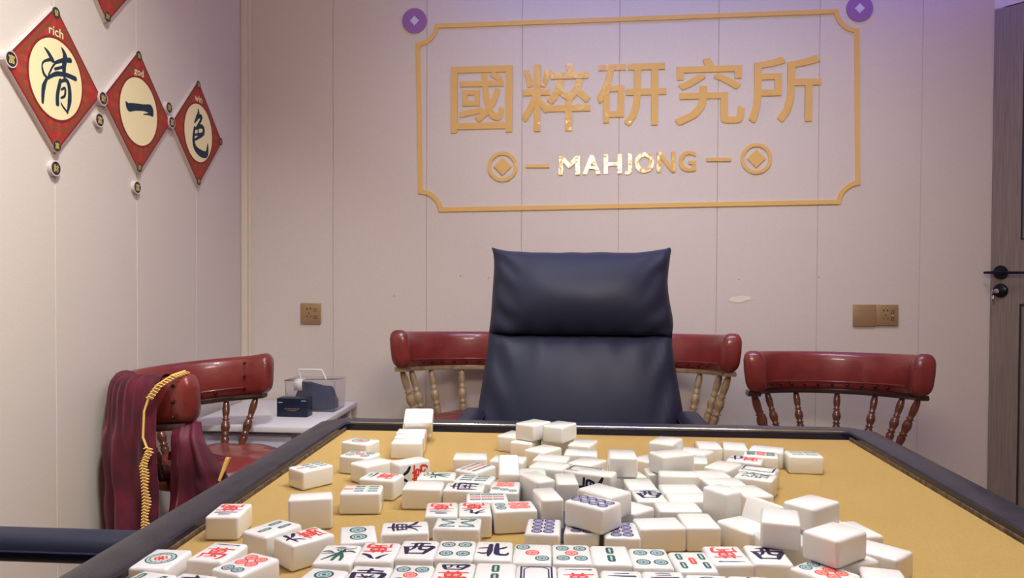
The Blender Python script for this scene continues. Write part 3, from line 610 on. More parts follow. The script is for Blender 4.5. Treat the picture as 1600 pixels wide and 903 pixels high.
TILES=[
(-0.3382,0.6120,0.7570, 0.000,0.000,0.005, 'd1', 'ivory tile with the big wheel one circle, foremost beside the left rim'),
(-0.2986,0.6318,0.7570, 0.000,-0.000,-0.099, 'w1', 'one wan tile at lower left, single dark bar over a red character'),
(-0.2635,0.6076,0.7570, -0.000,-0.000,2.717, 'd6', 'ivory tile with two green and four red circles at lower left'),
(-0.2762,0.6959,0.7570, -0.000,-0.000,2.659, 'b3', 'tile with three separate green bamboo sticks, left of the middle'),
(-0.2389,0.6770,0.7570, -0.000,-0.000,2.449, 'w6', 'six wan tile turned sideways beside the three bamboo tile'),
(-0.3398,0.7446,0.7570, -0.000,-0.000,-3.052, 'w3', 'upside down three wan tile standing alone against the left rim'),
(-0.3270,0.5619,0.7570, 0.000,-0.000,-0.210, 'b5', 'five bamboo tile cut by the bottom edge at far lower left'),
(-0.2925,0.5609,0.7570, 0.000,-0.000,-0.158, 'w6', 'six wan tile cut by the bottom edge at lower left'),
(-0.1952,0.6350,0.7570, 0.000,0.000,0.043, 'b1', 'green bird tile, leftmost of the long face up row in front'),
(-0.1625,0.6435,0.7570, -0.000,-0.000,-3.100, 'w8', 'upside down eight wan tile in the front row, right of the green bird'),
(-0.1298,0.6520,0.7570, 0.000,0.000,0.041, 'W', 'west wind tile in the front row between eight wan and four circles'),
(-0.0969,0.6549,0.7570, 0.000,0.000,0.041, 'd4', 'four circles tile in the front row, left of the north wind'),
(-0.0640,0.6553,0.7570, 0.000,0.000,0.041, 'N', 'north wind tile in the front row with one bold dark character'),
(-0.0304,0.6519,0.7570, 0.000,0.000,0.019, 'd3', 'three circles tile, green red green on the diagonal'),
(0.0030,0.6534,0.7570, 0.000,0.000,0.041, 'd5', 'five circles tile in the front row with a red centre circle'),
(0.0360,0.6534,0.7570, 0.000,0.000,0.042, 'b2', 'two bamboo tile in the front row, right of five circles'),
(0.0692,0.6493,0.7570, 0.000,0.000,0.044, 'd4', 'four circles tile in the front row, left of the five bamboo'),
(0.1035,0.6444,0.7570, 0.000,0.000,0.087, 'b5', 'five bamboo tile in the front row with a red middle stick'),
(0.1351,0.6614,0.7570, -0.000,-0.000,-3.055, 'w1', 'upside down one wan tile at the right end of the front row'),
(0.1699,0.6659,0.7570, 0.000,-0.000,-0.007, 'W', 'west wind tile right of the upside down one wan'),
(0.2065,0.6317,0.7570, -0.000,0.000,0.718, 'd6', 'tile with two green and four red circles under the leaning blank pile at right'),
(-0.1935,0.5803,0.7570, 0.000,-0.000,-0.132, 'd2', 'two circles tile cut by the bottom edge, leftmost of the bottom row'),
(-0.1580,0.5890,0.7570, 0.000,-0.000,-0.023, 'S', 'dark south wind tile in the bottom row beside two circles'),
(-0.1242,0.5948,0.7570, 0.000,0.000,0.021, 'd5', 'five circles tile in the bottom row, cut by the bottom edge'),
(-0.0913,0.6023,0.7570, 0.000,0.000,0.019, 'w4', 'four wan tile in the bottom row'),
(-0.0579,0.6050,0.7570, 0.000,0.000,0.042, 'b2', 'two bamboo tile in the bottom row beside four wan'),
(-0.0248,0.6022,0.7570, 0.000,0.000,0.043, 'P', 'white dragon tile with a dark double frame in the bottom row'),
(0.0084,0.6015,0.7570, 0.000,0.000,0.043, 'w1', 'one wan tile in the bottom row, right of the framed tile'),
(0.0423,0.5974,0.7570, 0.000,0.000,0.001, 'w2', 'two wan tile in the bottom row'),
(0.0758,0.5983,0.7570, 0.000,0.000,0.023, 'w3', 'three wan tile in the bottom row'),
(0.1092,0.5940,0.7570, 0.000,0.000,0.004, 'd2', 'two circles tile at the right of the bottom row'),
(0.1422,0.5942,0.7570, 0.000,0.000,0.002, 'w6', 'six wan tile barely showing at the bottom edge, right of two circles'),
(0.1876,0.5912,0.7570, 0.000,0.000,0.284, 'd2', 'tile with a green circle peeking in at the bottom edge below two green circles'),
(0.2497,0.6222,0.7570, 3.142,-0.000,2.942, None, 'blank white tile cut by the bottom edge at far lower right'),
(-0.1918,0.6869,0.7570, 0.000,0.000,0.295, 'd2', 'two circles tile standing behind the green bird tile'),
(-0.1529,0.7077,0.7570, -0.000,-0.000,1.779, 'E', 'sideways east wind tile behind the upside down eight wan'),
(-0.1054,0.7245,0.7570, -0.000,-0.000,1.619, 'b8', 'eight bamboo tile with zigzag green sticks, lying sideways'),
(-0.1280,0.7669,0.7570, -0.000,-0.000,-3.013, 'w3', 'upside down three wan tile behind the zigzag bamboo tile'),
(-0.0948,0.7713,0.7570, -0.000,-0.000,-2.991, 'w9', 'upside down nine wan tile left of the sideways six circles'),
(-0.0560,0.7834,0.7570, -0.000,-0.000,1.803, 'd6', 'sideways six circles tile, green pair at left and red four at right'),
(-0.0869,0.8120,0.7570, -0.000,-0.000,1.713, 'b9', 'nine bamboo tile with rows of green and red sticks, left of the pile'),
(-0.1629,0.8527,0.7570, -3.142,-0.000,-1.536, None, 'blank ivory tile lying behind the upside down three wan'),
(-0.1162,0.8500,0.7570, -0.000,-0.000,1.577, 'S', 'sideways south wind tile, black brush character, right of a blank tile'),
(-0.1088,0.8854,0.7570, -0.000,0.000,1.427, 'b6', 'six bamboo tile just behind the sideways south wind'),
(-0.1142,0.9357,0.7570, 0.000,-0.000,-0.492, 'b9', 'nine bamboo tile turned diagonally with green red green stripes'),
(-0.1553,0.8945,0.7570, -0.000,-0.000,1.629, 'b1', 'green bird tile lying sideways right of the propped red character tile'),
(-0.1286,0.9969,0.7570, -3.142,-0.000,-1.477, None, 'blank ivory tile lying behind the diagonal nine bamboo tile'),
(-0.0777,0.9859,0.7570, -3.142,-0.000,-1.711, None, 'blank tile with the bright upright tile standing in front of it'),
(-0.0707,0.9034,0.7676, 1.571,-1.257,-1.478, None, 'narrow bright white tile tipped up at the left end of the pile'),
(-0.0708,0.8536,0.7570, -0.000,-0.000,-3.127, 'd7', 'seven circles tile with the bright tipped tile behind it'),
(-0.0355,0.8675,0.7615, 0.539,-1.571,0.000, None, 'blank tile standing on its long side, pointing away, behind seven circles'),
(-0.0216,0.8002,0.7615, 0.275,-1.571,0.000, None, 'blank tile on its long side behind the eight circles at left of the pile'),
(-0.0234,0.7223,0.7570, 0.000,-0.000,-0.021, 'd8', 'eight circles tile, leftmost of the three under the stacked one'),
(0.0138,0.7266,0.7570, 0.000,-0.000,-0.077, 'd8', 'eight circles tile mostly hidden under the stacked eight circles'),
(0.0488,0.7191,0.7570, 0.000,0.000,0.036, 'd8', 'eight circles tile at the right under the stacked eight circles'),
(0.0231,0.7242,0.7813, -0.000,0.000,0.912, 'd8', 'eight circles tile stacked on top of others like it'),
(0.0357,0.7643,0.7813, -3.142,-0.000,-2.323, None, 'blank tile sloping behind the stacked eight circles tile'),
(0.0320,0.8930,0.7615, 1.205,-1.571,0.000, 'E', 'tile on its long side showing a black brush character towards the front'),
(0.0193,0.9383,0.7570, -0.000,0.000,1.119, 'P', 'framed white dragon tile mostly hidden behind the black character tile'),
(0.0241,0.9812,0.7570, -3.142,-0.000,-0.580, None, 'flat blank tile behind the black character tile'),
(-0.0219,0.9959,0.7570, -3.142,-0.000,-1.785, None, 'flat blank tile in the pile in front of the diagonal blank one'),
(-0.0243,0.9561,0.7570, -3.142,-0.000,-1.910, None, 'flat blank tile in front of another, right of the bright tipped tile'),
(-0.0024,0.8624,0.7615, 0.091,-1.571,0.000, None, 'blank tile on its long side with a warm shaded end, mid pile'),
(-0.0430,0.9164,0.7570, 3.142,-0.000,-3.049, None, 'flat blank tile just right of the bright tipped tile'),
(-0.0510,1.1068,0.7813, -3.142,-0.000,-0.617, None, 'blank tile at the top of the far heap, left of the top two'),
(-0.0128,1.0972,0.7813, -3.142,-0.000,-0.489, None, 'blank tile at the top of the far heap, right of the top two'),
(-0.0820,1.1393,0.7570, -3.142,-0.000,-0.437, None, 'blank tile at the left foot of the far heap'),
(-0.0610,1.1011,0.7570, 3.142,-0.000,2.803, None, 'blank tile under the left top tile of the far heap'),
(-0.0164,1.1113,0.7570, -3.142,-0.000,-1.705, None, 'blank tile glimpsed between the top two tiles of the far heap'),
(0.0204,1.0906,0.7570, -3.142,-0.000,-0.302, None, 'blank tile at the right foot of the far heap'),
(-0.0347,1.0477,0.7570, -3.142,-0.000,-0.624, None, 'flat blank diagonal tile in front of the far heap'),
(0.0167,1.0317,0.7570, -3.142,-0.000,-1.642, None, 'flat blank tile in front of the right foot of the far heap'),
(0.0642,0.9233,0.7813, 3.142,-0.000,3.142, None, 'blank tile raised on others, alone in the middle of the table'),
(0.1068,1.0080,0.7570, 3.142,-0.000,2.444, None, 'blank tile behind the raised middle tile, right side showing'),
(0.1258,1.0031,0.7813, -3.142,-0.000,-0.442, None, 'highest blank tile near the far rim, right of the middle'),
(0.1235,0.9326,0.7813, -3.142,-0.000,-1.112, None, 'blank tile resting on others in front of the highest one'),
(0.1268,0.8964,0.7615, -1.600,1.571,0.000, None, 'blank tile on its long side facing front, right of the middle'),
(0.1250,0.8664,0.7570, -3.142,-0.000,-1.480, None, 'flat blank tile directly before the one standing on its long side'),
(0.1279,0.8335,0.7570, -3.142,-0.000,-1.481, None, 'flat blank tile behind the two big front blanks, in the second row'),
(0.0815,0.8801,0.7570, 3.142,-0.000,-3.051, None, 'flat blank tile behind the small west wind tile'),
(0.0869,0.8358,0.7570, 0.000,0.000,0.090, 'W', 'west wind tile lying in the middle of the blank tiles'),
(0.1126,0.7978,0.7570, -3.142,-0.000,-1.481, None, 'flat blank tile right behind the two big front blanks'),
(0.1564,0.7933,0.7672, 1.571,-0.000,2.158, None, 'blank tile standing tall on its short end among the blanks at right'),
(0.0870,0.7425,0.7570, -3.142,-0.000,-1.398, None, 'big blank tile in front, with a warm tan front side, left of two'),
(0.1262,0.7536,0.7570, 3.142,-0.000,-3.053, None, 'big blank tile in front, right of two, with a warm tan front side'),
(0.1688,0.7461,0.7570, -3.142,-0.000,-2.556, None, 'blank tile turned diagonally behind the upside down one wan'),
(0.1940,0.7662,0.7677, 3.142,1.152,-2.579, None, 'blank tile tipped back between the tall one and the right heap'),
(0.1883,0.6962,0.7813, 3.142,-0.000,2.897, None, 'blank tile stacked at right, square on, leaning out over the tiles below'),
(0.2299,0.7434,0.7813, -3.142,-0.000,-0.866, None, 'blank tile topmost at the back of the right heap'),
(0.2230,0.6591,0.7813, 3.142,-0.000,2.256, None, 'large blank tile stacked over the red and green circles at right'),
(0.2679,0.7409,0.7570, -3.142,-0.000,-2.873, None, 'flat blank tile peeking out behind the large stacked one at right'),
(0.2413,0.7761,0.7570, 3.142,-0.000,1.744, None, 'blank tile showing only a corner right of the heap'),
(0.2712,0.6887,0.7570, -3.142,-0.000,-2.365, None, 'rightmost blank tile on the felt near the right rim'),
(0.2339,0.6652,0.7570, -3.142,-0.000,-1.124, None, 'blank tile under the large stacked one at right'),
(0.1948,0.7066,0.7570, -3.142,-0.000,-1.483, None, 'blank tile holding up the square on stacked one at right'),
(0.2723,1.0766,0.7570, -3.142,-0.000,-1.934, None, 'blank tile behind the green and red striped tile at far right'),
(0.2557,1.0428,0.7570, -0.000,0.000,1.343, 'b9r', 'tile with green, red and green bamboo blocks at far right'),
(0.2287,1.0118,0.7570, -0.000,0.000,1.210, 'w7', 'sideways wan tile, dark at left and red at right, at far right'),
(0.2332,0.9599,0.7570, -0.000,0.000,1.142, 'P', 'sideways framed white dragon tile at far right'),
(0.2221,0.9279,0.7570, -0.000,0.000,1.115, 'G', 'green dragon tile, sideways green character, at far right'),
(0.3133,1.0483,0.7570, -0.000,0.000,1.513, 'b4', 'lone tile with two green stripes, nearest the far right rim corner'),
(0.2319,1.0913,0.7570, 3.142,-0.000,3.006, None, 'flat blank tile left of the striped group, near the far rim'),
(0.1961,1.0940,0.7570, 3.142,-0.000,3.123, None, 'flat blank tile near the far rim, left of its twin'),
(0.1703,1.0542,0.7570, 3.142,-0.000,-2.216, None, 'blank tile tucked right of the highest one near the far rim'),
(0.1572,1.0055,0.7570, -3.142,-0.000,-1.755, None, 'blank tile showing its right end beside the one resting on others'),
(0.1931,0.9755,0.7570, -3.142,-0.000,-0.592, None, 'flat blank diagonal tile left of the framed white dragon'),
(0.1690,0.9319,0.7570, -3.142,-0.000,-1.409, None, 'flat blank tile in front of the diagonal one at right of the middle'),
(0.1787,0.8998,0.7570, -3.142,-0.000,-1.418, None, 'flat blank tile in front, left of the green dragon'),
(0.2014,0.8630,0.7570, 3.142,-0.000,-2.900, None, 'flat blank tile just before the green dragon tile'),
(0.0614,0.7946,0.7570, 3.142,-0.000,-2.336, None, 'flat blank tile right of the stacked eight circles'),
(0.0673,0.9212,0.7570, 3.142,-0.000,1.883, None, 'blank tile under the raised middle tile'),
(0.1156,0.9399,0.7570, -3.142,-0.000,-1.479, None, 'blank tile under the one resting on others'),
(-0.2300,1.0811,0.7570, -3.142,-0.000,-1.475, None, 'blank tile, front of the short column at the far left rim'),
(-0.2334,1.1139,0.7570, -3.142,-0.000,-1.474, None, 'blank tile, second in the short column at the far left rim'),
(-0.2380,1.1468,0.7570, -3.142,-0.000,-1.474, None, 'blank tile, third in the short column at the far left rim'),
(-0.2420,1.2138,0.7570, -3.142,-0.000,-1.473, None, 'blank tile, fourth in the short column at the far left rim'),
(-0.2335,1.1809,0.7772, 3.142,0.593,-1.472, None, 'blank tile leaning on the far rim at the back of the short column'),
(-0.2956,1.0709,0.7570, -0.000,0.000,1.199, 'd1', 'single wheel circle tile at far left of the felt'),
(-0.2744,0.9914,0.7570, -0.000,0.000,1.321, 'd5', 'five circles tile at far left, red centre, behind a blank one'),
(-0.3174,0.9235,0.7570, -0.000,-0.000,2.483, 'b7', 'seven bamboo tile by the left rim, one red stick at left'),
(-0.2651,0.7702,0.7615, -1.867,1.571,0.000, None, 'blank tile standing on its long side near the left rim'),
(-0.2276,0.8300,0.7570, -0.000,-0.000,1.690, 'b7', 'seven bamboo tile facing up, right of the standing blank'),
(-0.2191,0.8855,0.7570, -0.000,0.000,1.373, 'w2', 'sideways two wan tile behind the right hand seven bamboo'),
(-0.2488,0.9533,0.7570, -3.142,-0.000,-0.659, None, 'blank tile left of the propped red character tile'),
(-0.1946,0.9279,0.7615, 2.280,-1.571,0.000, 'w8', 'tile on its long side showing a red wan character to the front'),
]
for (x,y,z,a,b_,c,d,lb) in TILES:
    o=bpy.data.objects.new('mahjong_tile',tile_mesh(d)); COL.objects.link(o); o.location=(x,y,z); o.rotation_euler=(a,b_,c); tag(o,lb,'mahjong tile','mahjong tiles on the felt')

# ------------------------------------------------------------------ red captain's chairs
def chair_path(a):   # a in [-1,1] along the back rail, returns x,y and rise
    t=a*100/90; an=t*pi/2
    if abs(an)<=pi/2: x=.262*sin(an); y=.245*cos(an)
    else: x=.262*(1 if an>0 else -1); y=-(abs(an)-pi/2)*.25
    return x,y,.022*abs(a)**2
studm=[None]
def make_captain(wood,railz,label,group,sz=0.0):
    t=thing('captains_chair',label,'chair',(0,0,0),0,group)
    # seat
    b=B(); pr=[(0,.462),(.08,.464),(.14,.462),(.180,.455),(.203,.445),(.208,.435),(.200,.428),(0,.426)]
    n=40; rings=[]
    for r,z in pr:
        row=[]
        for i in range(n):
            an=2*pi*i/n; zz=z
            if z>.445 and r>0:
                zz-=.010*max(0,cos(r*40))*(.5+.5*cos(an*8)) if r<.2 else 0
            row.append(Vector((r*cos(an),r*sin(an)*.97,zz+sz)))
        rings.append(row)
    b.grid(rings,'redleather',True); b.obj('seat',t,True,60)
    b=B(); b.lathe([(0,.398+sz),(.210,.398+sz),(.218,.405+sz),(.218,.420+sz),(.210,.427+sz),(0,.427+sz)],wood,40,None,False); b.obj('seat_base',t)
    seatb=SC.objects[-1] if False else None
    # padded rail
    b=B(); N=48; n=18; rows=[]
    def sec(a,s,hh,thk,zc):
        x,y,r=chair_path(a); x2,y2,_=chair_path(min(a+.01,1.0)); x1,y1,_=chair_path(max(a-.01,-1.0))
        tx,ty=x2-x1,y2-y1; L=sqrt(tx*tx+ty*ty); nx,ny=ty/L,-tx/L
        if nx*x+ny*(y+.02)<0: nx,ny=-nx,-ny
        row=[]
        for j in range(n):
            q=2*pi*j/n; c_,s_=cos(q),sin(q)
            ex=(abs(c_)**.75)*(1 if c_>0 else -1)*thk/2; ez=(abs(s_)**.55)*(1 if s_>0 else -1)*hh/2
            lean=.10*ez
            row.append(Vector((x+nx*(ex+lean),y+ny*(ex+lean),zc+r+ez)))
        return row,Vector((-ty/L if False else tx/L,ty/L,0))
    for i in range(N+1):
        a=-1+2*i/N; e=max(0,(abs(a)-.86)/.14); e=e*e*(3-2*e)
        hh=.134+.004*e; thk=.046+.028*e; row,_=sec(a,1,hh,thk,railz+.002*e)
        if i in (0,N):
            row0,tg=sec(a,1,hh,thk,railz+.002); cen=sum(row0,Vector())/n; tg=tg*(1 if i==N else -1)
            caps=[[cen+(p-cen)*f+tg*o for p in row0] for f,o in ((.96,.010),(.80,.020),(.45,.025),(.02,.026))]
            if i==0: rows=caps[::-1]+[row0]
            else: rows+= [row0]+caps
        else: rows.append(row)
    b.grid(rows,'redleather',True)
    rl=b.obj('back_rail',t,True,70)
    # piping along the lower inner edge
    b=B(); pts=[]
    for i in range(41):
        a=-.86+1.72*i/40; x,y,r=chair_path(a); f=1-.0345/sqrt(x*x+y*y); pts.append((x*f,y*f,railz+r-.036))
    b.tube(pts,.0028,'redleather',6); b.obj('piping',rl)
    sb=B(); sb.sphere((0,0,0),.0055,'stud',u=10,v=6); sm=sb.mesh('stud')
    for i in range(11):
        a=-.62+1.24*i/10; x,y,r=chair_path(a); f=1-.0335/sqrt(x*x+y*y); o=bpy.data.objects.new('stud',sm); COL.objects.link(o); o.parent=rl; o.location=(x*f,y*f,railz+r-.048)
    studm[0]=sm
    # wooden bow under the padding
    b=B(); rows=[]
    for i in range(N+1):
        a=-1+2*i/N; x,y,r=chair_path(a); x2,y2,_=chair_path(min(a+.01,1.0)); x1,y1,_=chair_path(max(a-.01,-1.0)); tx,ty=x2-x1,y2-y1; L=sqrt(tx*tx+ty*ty); nx,ny=ty/L,-tx/L
        zc=railz+r-.074; row=[Vector((x+nx*ox,y+ny*ox,zc+oz)) for ox,oz in ((-.020,-.007),(-.023,0),(-.020,.010),(.018,.010),(.021,0),(.018,-.007))]
        rows.append(row)
    V=b.grid(rows,'bowdark' if wood=='darkwood' else wood,True); b.bm.faces.new(V[0]); b.bm.faces.new(V[-1][::-1]); b.obj('bow',t,True,40)
    # spindles
    H=.235+ (railz-.655)
    sp=[(.006,0),(.0085,.02),(.0115,.045),(.0120,.055),(.008,.066),(.0125,.072),(.008,.078),(.0105,.09),(.0135,.108),(.0115,.128),(.0075,.138),(.0115,.144),(.0075,.150),(.0095,.165),(.0110,.19),(.0095,.215),(.0065,.235)]
    b=B(); b.lathe([(r*(1.12 if wood=='darkwood' else 1.25),z/.235) for r,z in sp],wood,14); smesh=b.mesh('spindle',True,70)
    for a in (-.93,-.70,-.45,-.16,.16,.45,.70,.93):
        x,y,r=chair_path(a); top=Vector((x,y,railz+r-.078)); ang=atan2(y,x); bot=Vector((.200*cos(ang),.200*sin(ang),.422+sz))
        if y<.02: bot=Vector((x*.79,.02,.422+sz))
        d=top-bot; o=bpy.data.objects.new('spindle',smesh); COL.objects.link(o); o.parent=t
        o.location=bot; o.rotation_mode='QUATERNION'; o.rotation_quaternion=d.to_track_quat('Z','Y'); o.scale=(1,1,d.length)
    # legs and stretchers
    lg=[(.012,0),(.016,.05),(.012,.10),(.019,.16),(.021,.20),(.013,.24),(.019,.25),(.014,.26),(.020,.32),(.017,.36),(.014,.40)]
    b=B(); b.lathe([(r,z/.40) for r,z in lg],wood,14); lm_=b.mesh('leg',True,70)
    for sx in (-1,1):
        for sy in (-1,1):
            bot=Vector((sx*.225,sy*.215,0)); top=Vector((sx*.155,sy*.15,.402+sz)); d=top-bot
            o=bpy.data.objects.new('leg',lm_); COL.objects.link(o); o.parent=t; o.location=bot; o.rotation_mode='QUATERNION'; o.rotation_quaternion=d.to_track_quat('Z','Y'); o.scale=(1,1,d.length)
    for sx in (-1,1):
        b=B(); b.tube([(sx*.200,-.19,.15),(sx*.200,0,.15),(sx*.200,.19,.15)],[.008,.014,.008],wood,10); b.obj('stretcher',t)
    b=B(); b.tube([(-.2,0,.15),(0,0,.15),(.2,0,.15)],[.008,.014,.008],wood,10); b.obj('stretcher',t)
    return t
grp='red leather captain chairs along the walls'
ca=make_captain('darkwood',.652,'red leather captain chair with dark spindles on the right, next to the door',grp)
ca.location=(.885,2.64,0); ca.rotation_euler=(0,0,radians(-4))
lc=dup(ca,(-1.075,2.272,0),radians(90),'red leather captain chair in the left corner with a maroon robe over its back')
lc.scale=(1,1,.985)
ca.scale=(1,1,1.014)
lrail=[c for c in SC.objects if c.parent==lc and c.name.startswith('back_rail')][0]
for sgn,ox in ((-1,-.297),(1,.227)):
    for dz in (-.042,.0,.045):
        o=bpy.data.objects.new('stud',studm[0]); COL.objects.link(o); o.parent=lrail; o.location=(ox,-.018 if sgn<0 else .012,.652+.018+dz)
cb=make_captain('lightwood',.712,'red leather captain chair with light spindles, showing left of the black armchair',grp,.028)
cb.location=(-.345,2.775,0); cb.rotation_euler=(0,0,radians(2))
dup(cb,(.300,2.775,0),radians(-3),'red leather captain chair with light spindles, showing right of the black armchair')

# ------------------------------------------------------------------ black padded armchairs
def make_armchair(label,group):
    t=thing('armchair',label,'armchair',(0,0,0),0,group)
    # half widths (left,right) by height, local x
    prof=[(1.0785,.237,.242),(1.066,.232,.238),(1.045,.229,.235),(1.02,.228,.231),(.99,.229,.228),(.96,.230,.229),(.93,.231,.233),(.90,.232,.238),(.875,.234,.239),(.855,.236,.236),(.835,.237,.234),(.80,.240,.238),(.76,.245,.243),(.72,.250,.249),(.67,.257,.256),(.60,.262,.262),(.52,.26,.26),(.44,.25,.25)]
    def hw(z,s):
        for (z1,l1,r1),(z0,l0,r0) in zip(prof,prof[1:]):
            if z0<=z<=z1:
                f=(z-z0)/(z1-z0); return (l0+(l1-l0)*f) if s<0 else (r0+(r1-r0)*f)
        return prof[-1][1] if z<.44 else prof[0][1]
    YB=.0
    def pad(name,zt,zb,amp,topdip,thk,skew,back):
        b=B(); nu,nv=36,26; F=[];Bk=[]
        for j in range(nv+1):
            v=j/nv; zc=zt+(zb-zt)*v; rf=[];rb=[]
            for i in range(nu+1):
                u=-1+2*i/nu; au=abs(u)
                z=zc-topdip*(1-au**5)*(1-v)**2
                z+= .0025*noise.noise(Vector((u*4,v*3,1.7)))*(1-v)
                x=u*hw(z,u)*(1.0)
                e=(1-au**6)*1.0
                pv=(sin(pi*min(1,v**skew)))**.62 if 0<v<1 else 0
                w_=.0
                # creases fanning out from the seam corners and the sides
                w_+=.014*sin(15*(v*1.5+au*1.3)+(2.1 if u>0 else 0)+2*noise.noise(Vector((u*3,v*4,8))))*max(0,au-.66)*3.0*(1-au**8)
                w_+=.0055*sin(u*19+2*noise.noise(Vector((u*5,v*2,0))))*math.exp(-((v-(1 if back=='p' else 0))/.10)**2)*e
                w_+=.003*noise.noise(Vector((u*3.3,v*3.1,4.2)))*e
                y=-(thk+amp*pv*(1-au**3.2)**.8)+w_
                if v in (0,1) or au==1: y=-thk*.35
                y+= .28*(z-.6)*1.0
                rf.append(Vector((x,y,z)))
                yb=thk*.5+amp*.25*pv*e+.28*(z-.6)
                if v in (0,1) or au==1: yb=-thk*.1+.28*(z-.6)
                rb.append(Vector((x*.995,yb,z)))
            F.append(rf);Bk.append(rb)
        VF=b.grid(F,'blackleather'); VB=b.grid([r[::-1] for r in Bk],'blackleather')
        bmesh.ops.remove_doubles(b.bm,verts=b.bm.verts,dist=1e-6)
        # stitch rim
        bd=[e for e in b.bm.edges if len(e.link_faces)==1]
        bmesh.ops.bridge_loops(b.bm,edges=bd)
        return b.obj(name,t,True,80)
    pad('back_cushion',.858,.44,.050,.0,.035,.8,'l')
    pl=pad('head_pillow',1.0785,.847,.080,.013,.030,.95,'p')
    b=B(); b.box((0,-.22,.425),(.50,.48,.13),'blackleather',.045,seg=5); b.obj('seat_cushion',t,True,60)
    for s in (-1,1):
        b=B(); b.box((s*.264,-.235,.658),(.056,.42,.036),'blackleather',.019,seg=4)
        p=b.obj('arm_pad',t,True,60)
        b=B(); b.tube([(s*.264-.0275,-.43,.658),(s*.264-.0278,-.235,.658),(s*.264-.0275,-.04,.658)],.0022,'blackleather',6); b.tube([(s*.264+.0275,-.43,.658),(s*.264+.0278,-.235,.658),(s*.264+.0275,-.04,.658)],.0022,'blackleather',6); b.obj('piping',p)
        b=B(); b.tube([(s*.264,-.42,.634),(s*.268,-.43,.60),(s*.27,-.40,.03),(s*.27,-.38,.012),(s*.27,.02,.012),(s*.27,.06,.03),(s*.27,.0,.40),(s*.264,-.03,.634)],.013,'blackmetal',10); b.obj('frame',t,True,60)
    b=B(); b.tube([(-.285,-.3,.34),(.285,-.3,.34)],.012,'blackmetal'); b.tube([(-.285,-.08,.34),(.285,-.08,.34)],.012,'blackmetal'); b.obj('crossbar',t)
    return t
ac=make_armchair('tall black leather armchair with pillow headrest, facing us across the table','black armchairs around the table')
ac.location=(.027,1.93,0)
dup(ac,(-1.02,.93+.285-.28,0),radians(90),'black armchair at the left of the table, only its padded armrest in view').location=(-.955,.665,0)

# ------------------------------------------------------------------ side table and boxes
st=thing('side_table','low white side table in the corner carrying two boxes','side table',(-1.10,2.82,0))
b=B(); b.box((0,0,.471),(.466,.54,.020),'cabinet',.002); b.obj('table_top',st)
b=B(); b.box((-.03,.0,.31),(.36,.46,.30),'cabinetside',.003); o=b.obj('drawer_unit',st)
b=B(); b.box((-.03,-.236,.385),(.35,.014,.13),'cabinetside',.003); q=b.obj('drawer',o)
b=B(); b.box((-.03,-.236,.235),(.35,.014,.14),'cabinetside',.003); q=b.obj('drawer',o)
for sx in (-1,1):
    for sy in (-1,1):
        b=B(); b.box((sx*.205,sy*.235,.2305),(.022,.022,.461),'whiteplastic',.002); b.obj('leg',st)
for sx in (1,):
    b=B(); b.tube([(.205,-.23,.42),(.205,.0,.445),(.205,.23,.42)],.007,'chrome'); b.obj('brace',st)
t=thing('carton','small dark navy carton standing on the white side table','box',(-1.008,2.755,.481),radians(-3))
b=B(); b.box((0,0,.034),(.116,.052,.068),'navybox',.0015); b.obj('carton_body',t)
b=B(); b.box((-.0585,0,.034),(.0012,.051,.067),'whiteplastic'); b.obj('end_flap',t)
b=B()
T_=Matrix(((1,0,0,0),(0,0,-1,-.0263),(0,1,0,0),(0,0,0,1)))
for x_,w_,z_,h_ in ((-.052,.016,.053,.003),(.036,.018,.060,.0022)): b.box((x_+w_/2,-.0262,z_),(w_,.0006,h_),'pale')
for i in range(14): b.box((-.026+i*.004,-.0262,.030+.0015*sin(i*2.1)),(.0026,.0006,.003),'plate')
b.box((0,-.0262,.024),(.034,.0006,.0012),'plate'); b.obj('printing',t,False)
t=thing('clear_box','clear plastic box with a raised white handle, dark navy cloth inside, on the side table','box',(-.978,2.905,.481),radians(-2))
b=B()
W_,D_,H_=.198,.13,.115
outr=[(-1,-1),(1,-1),(1,1),(-1,1)]
def bx(s,z,m): return [Vector((x*(W_/2-s)*m,y*(D_/2-s)*m,z)) for x,y in outr]
rows=[bx(.0,0,.94),bx(0,H_,1),bx(.0015,H_,1),bx(.0015,.002,.94)]
V=b.grid(rows,'clear',True); b.bm.faces.new(V[0][::-1]); b.bm.faces.new(V[-1]); b.obj('tub',t,False)
b=B(); b.box((0,0,H_+.002),(W_+.004,D_+.004,.004),'clear',.0012); b.obj('lid',t)
b=B(); b.tube([(-.052,-.02,H_+.004),(-.062,-.02,H_+.04),(.030,-.02,H_+.040),(.048,-.02,H_+.004)],.0028,'whiteplastic',8); b.obj('handle',t)
b=B(); b.grid([[Vector((x,y,z)) for x in (-.062,-.030)] for y,z in ((-.02,H_+.0052),(-.05,H_+.0060),(-.0655,H_+.0052),(-.0680,H_-.005),(-.0680,H_-.034))],'whiteplastic'); o=b.obj('paper_strip',t); mo=o.modifiers.new('s','SOLIDIFY'); mo.thickness=.0006
b=B(); random.seed(8)
n=26; R_=[]
for j in range(9):
    v=j/8; row=[]
    for i in range(n):
        a=2*pi*i/n; r=1-.35*v**2+.14*noise.noise(Vector((cos(a)*1.6,sin(a)*1.6,v*2)))
        row.append(Vector((.088*r*cos(a)+.004,.048*r*sin(a),.004+.088*v*(1-.15*cos(a)*1.0)+.004*sin(3*a)*v)))
    R_.append(row)
V=b.grid(R_,'navycloth',True); b.bm.faces.new(V[0][::-1]); b.bm.faces.new(V[-1]); o=b.obj('folded_cloth',None,True,70); o.location=(-.978,2.905,.4835); tag(o,'dark navy folded cloth lying inside the clear plastic box','cloth')

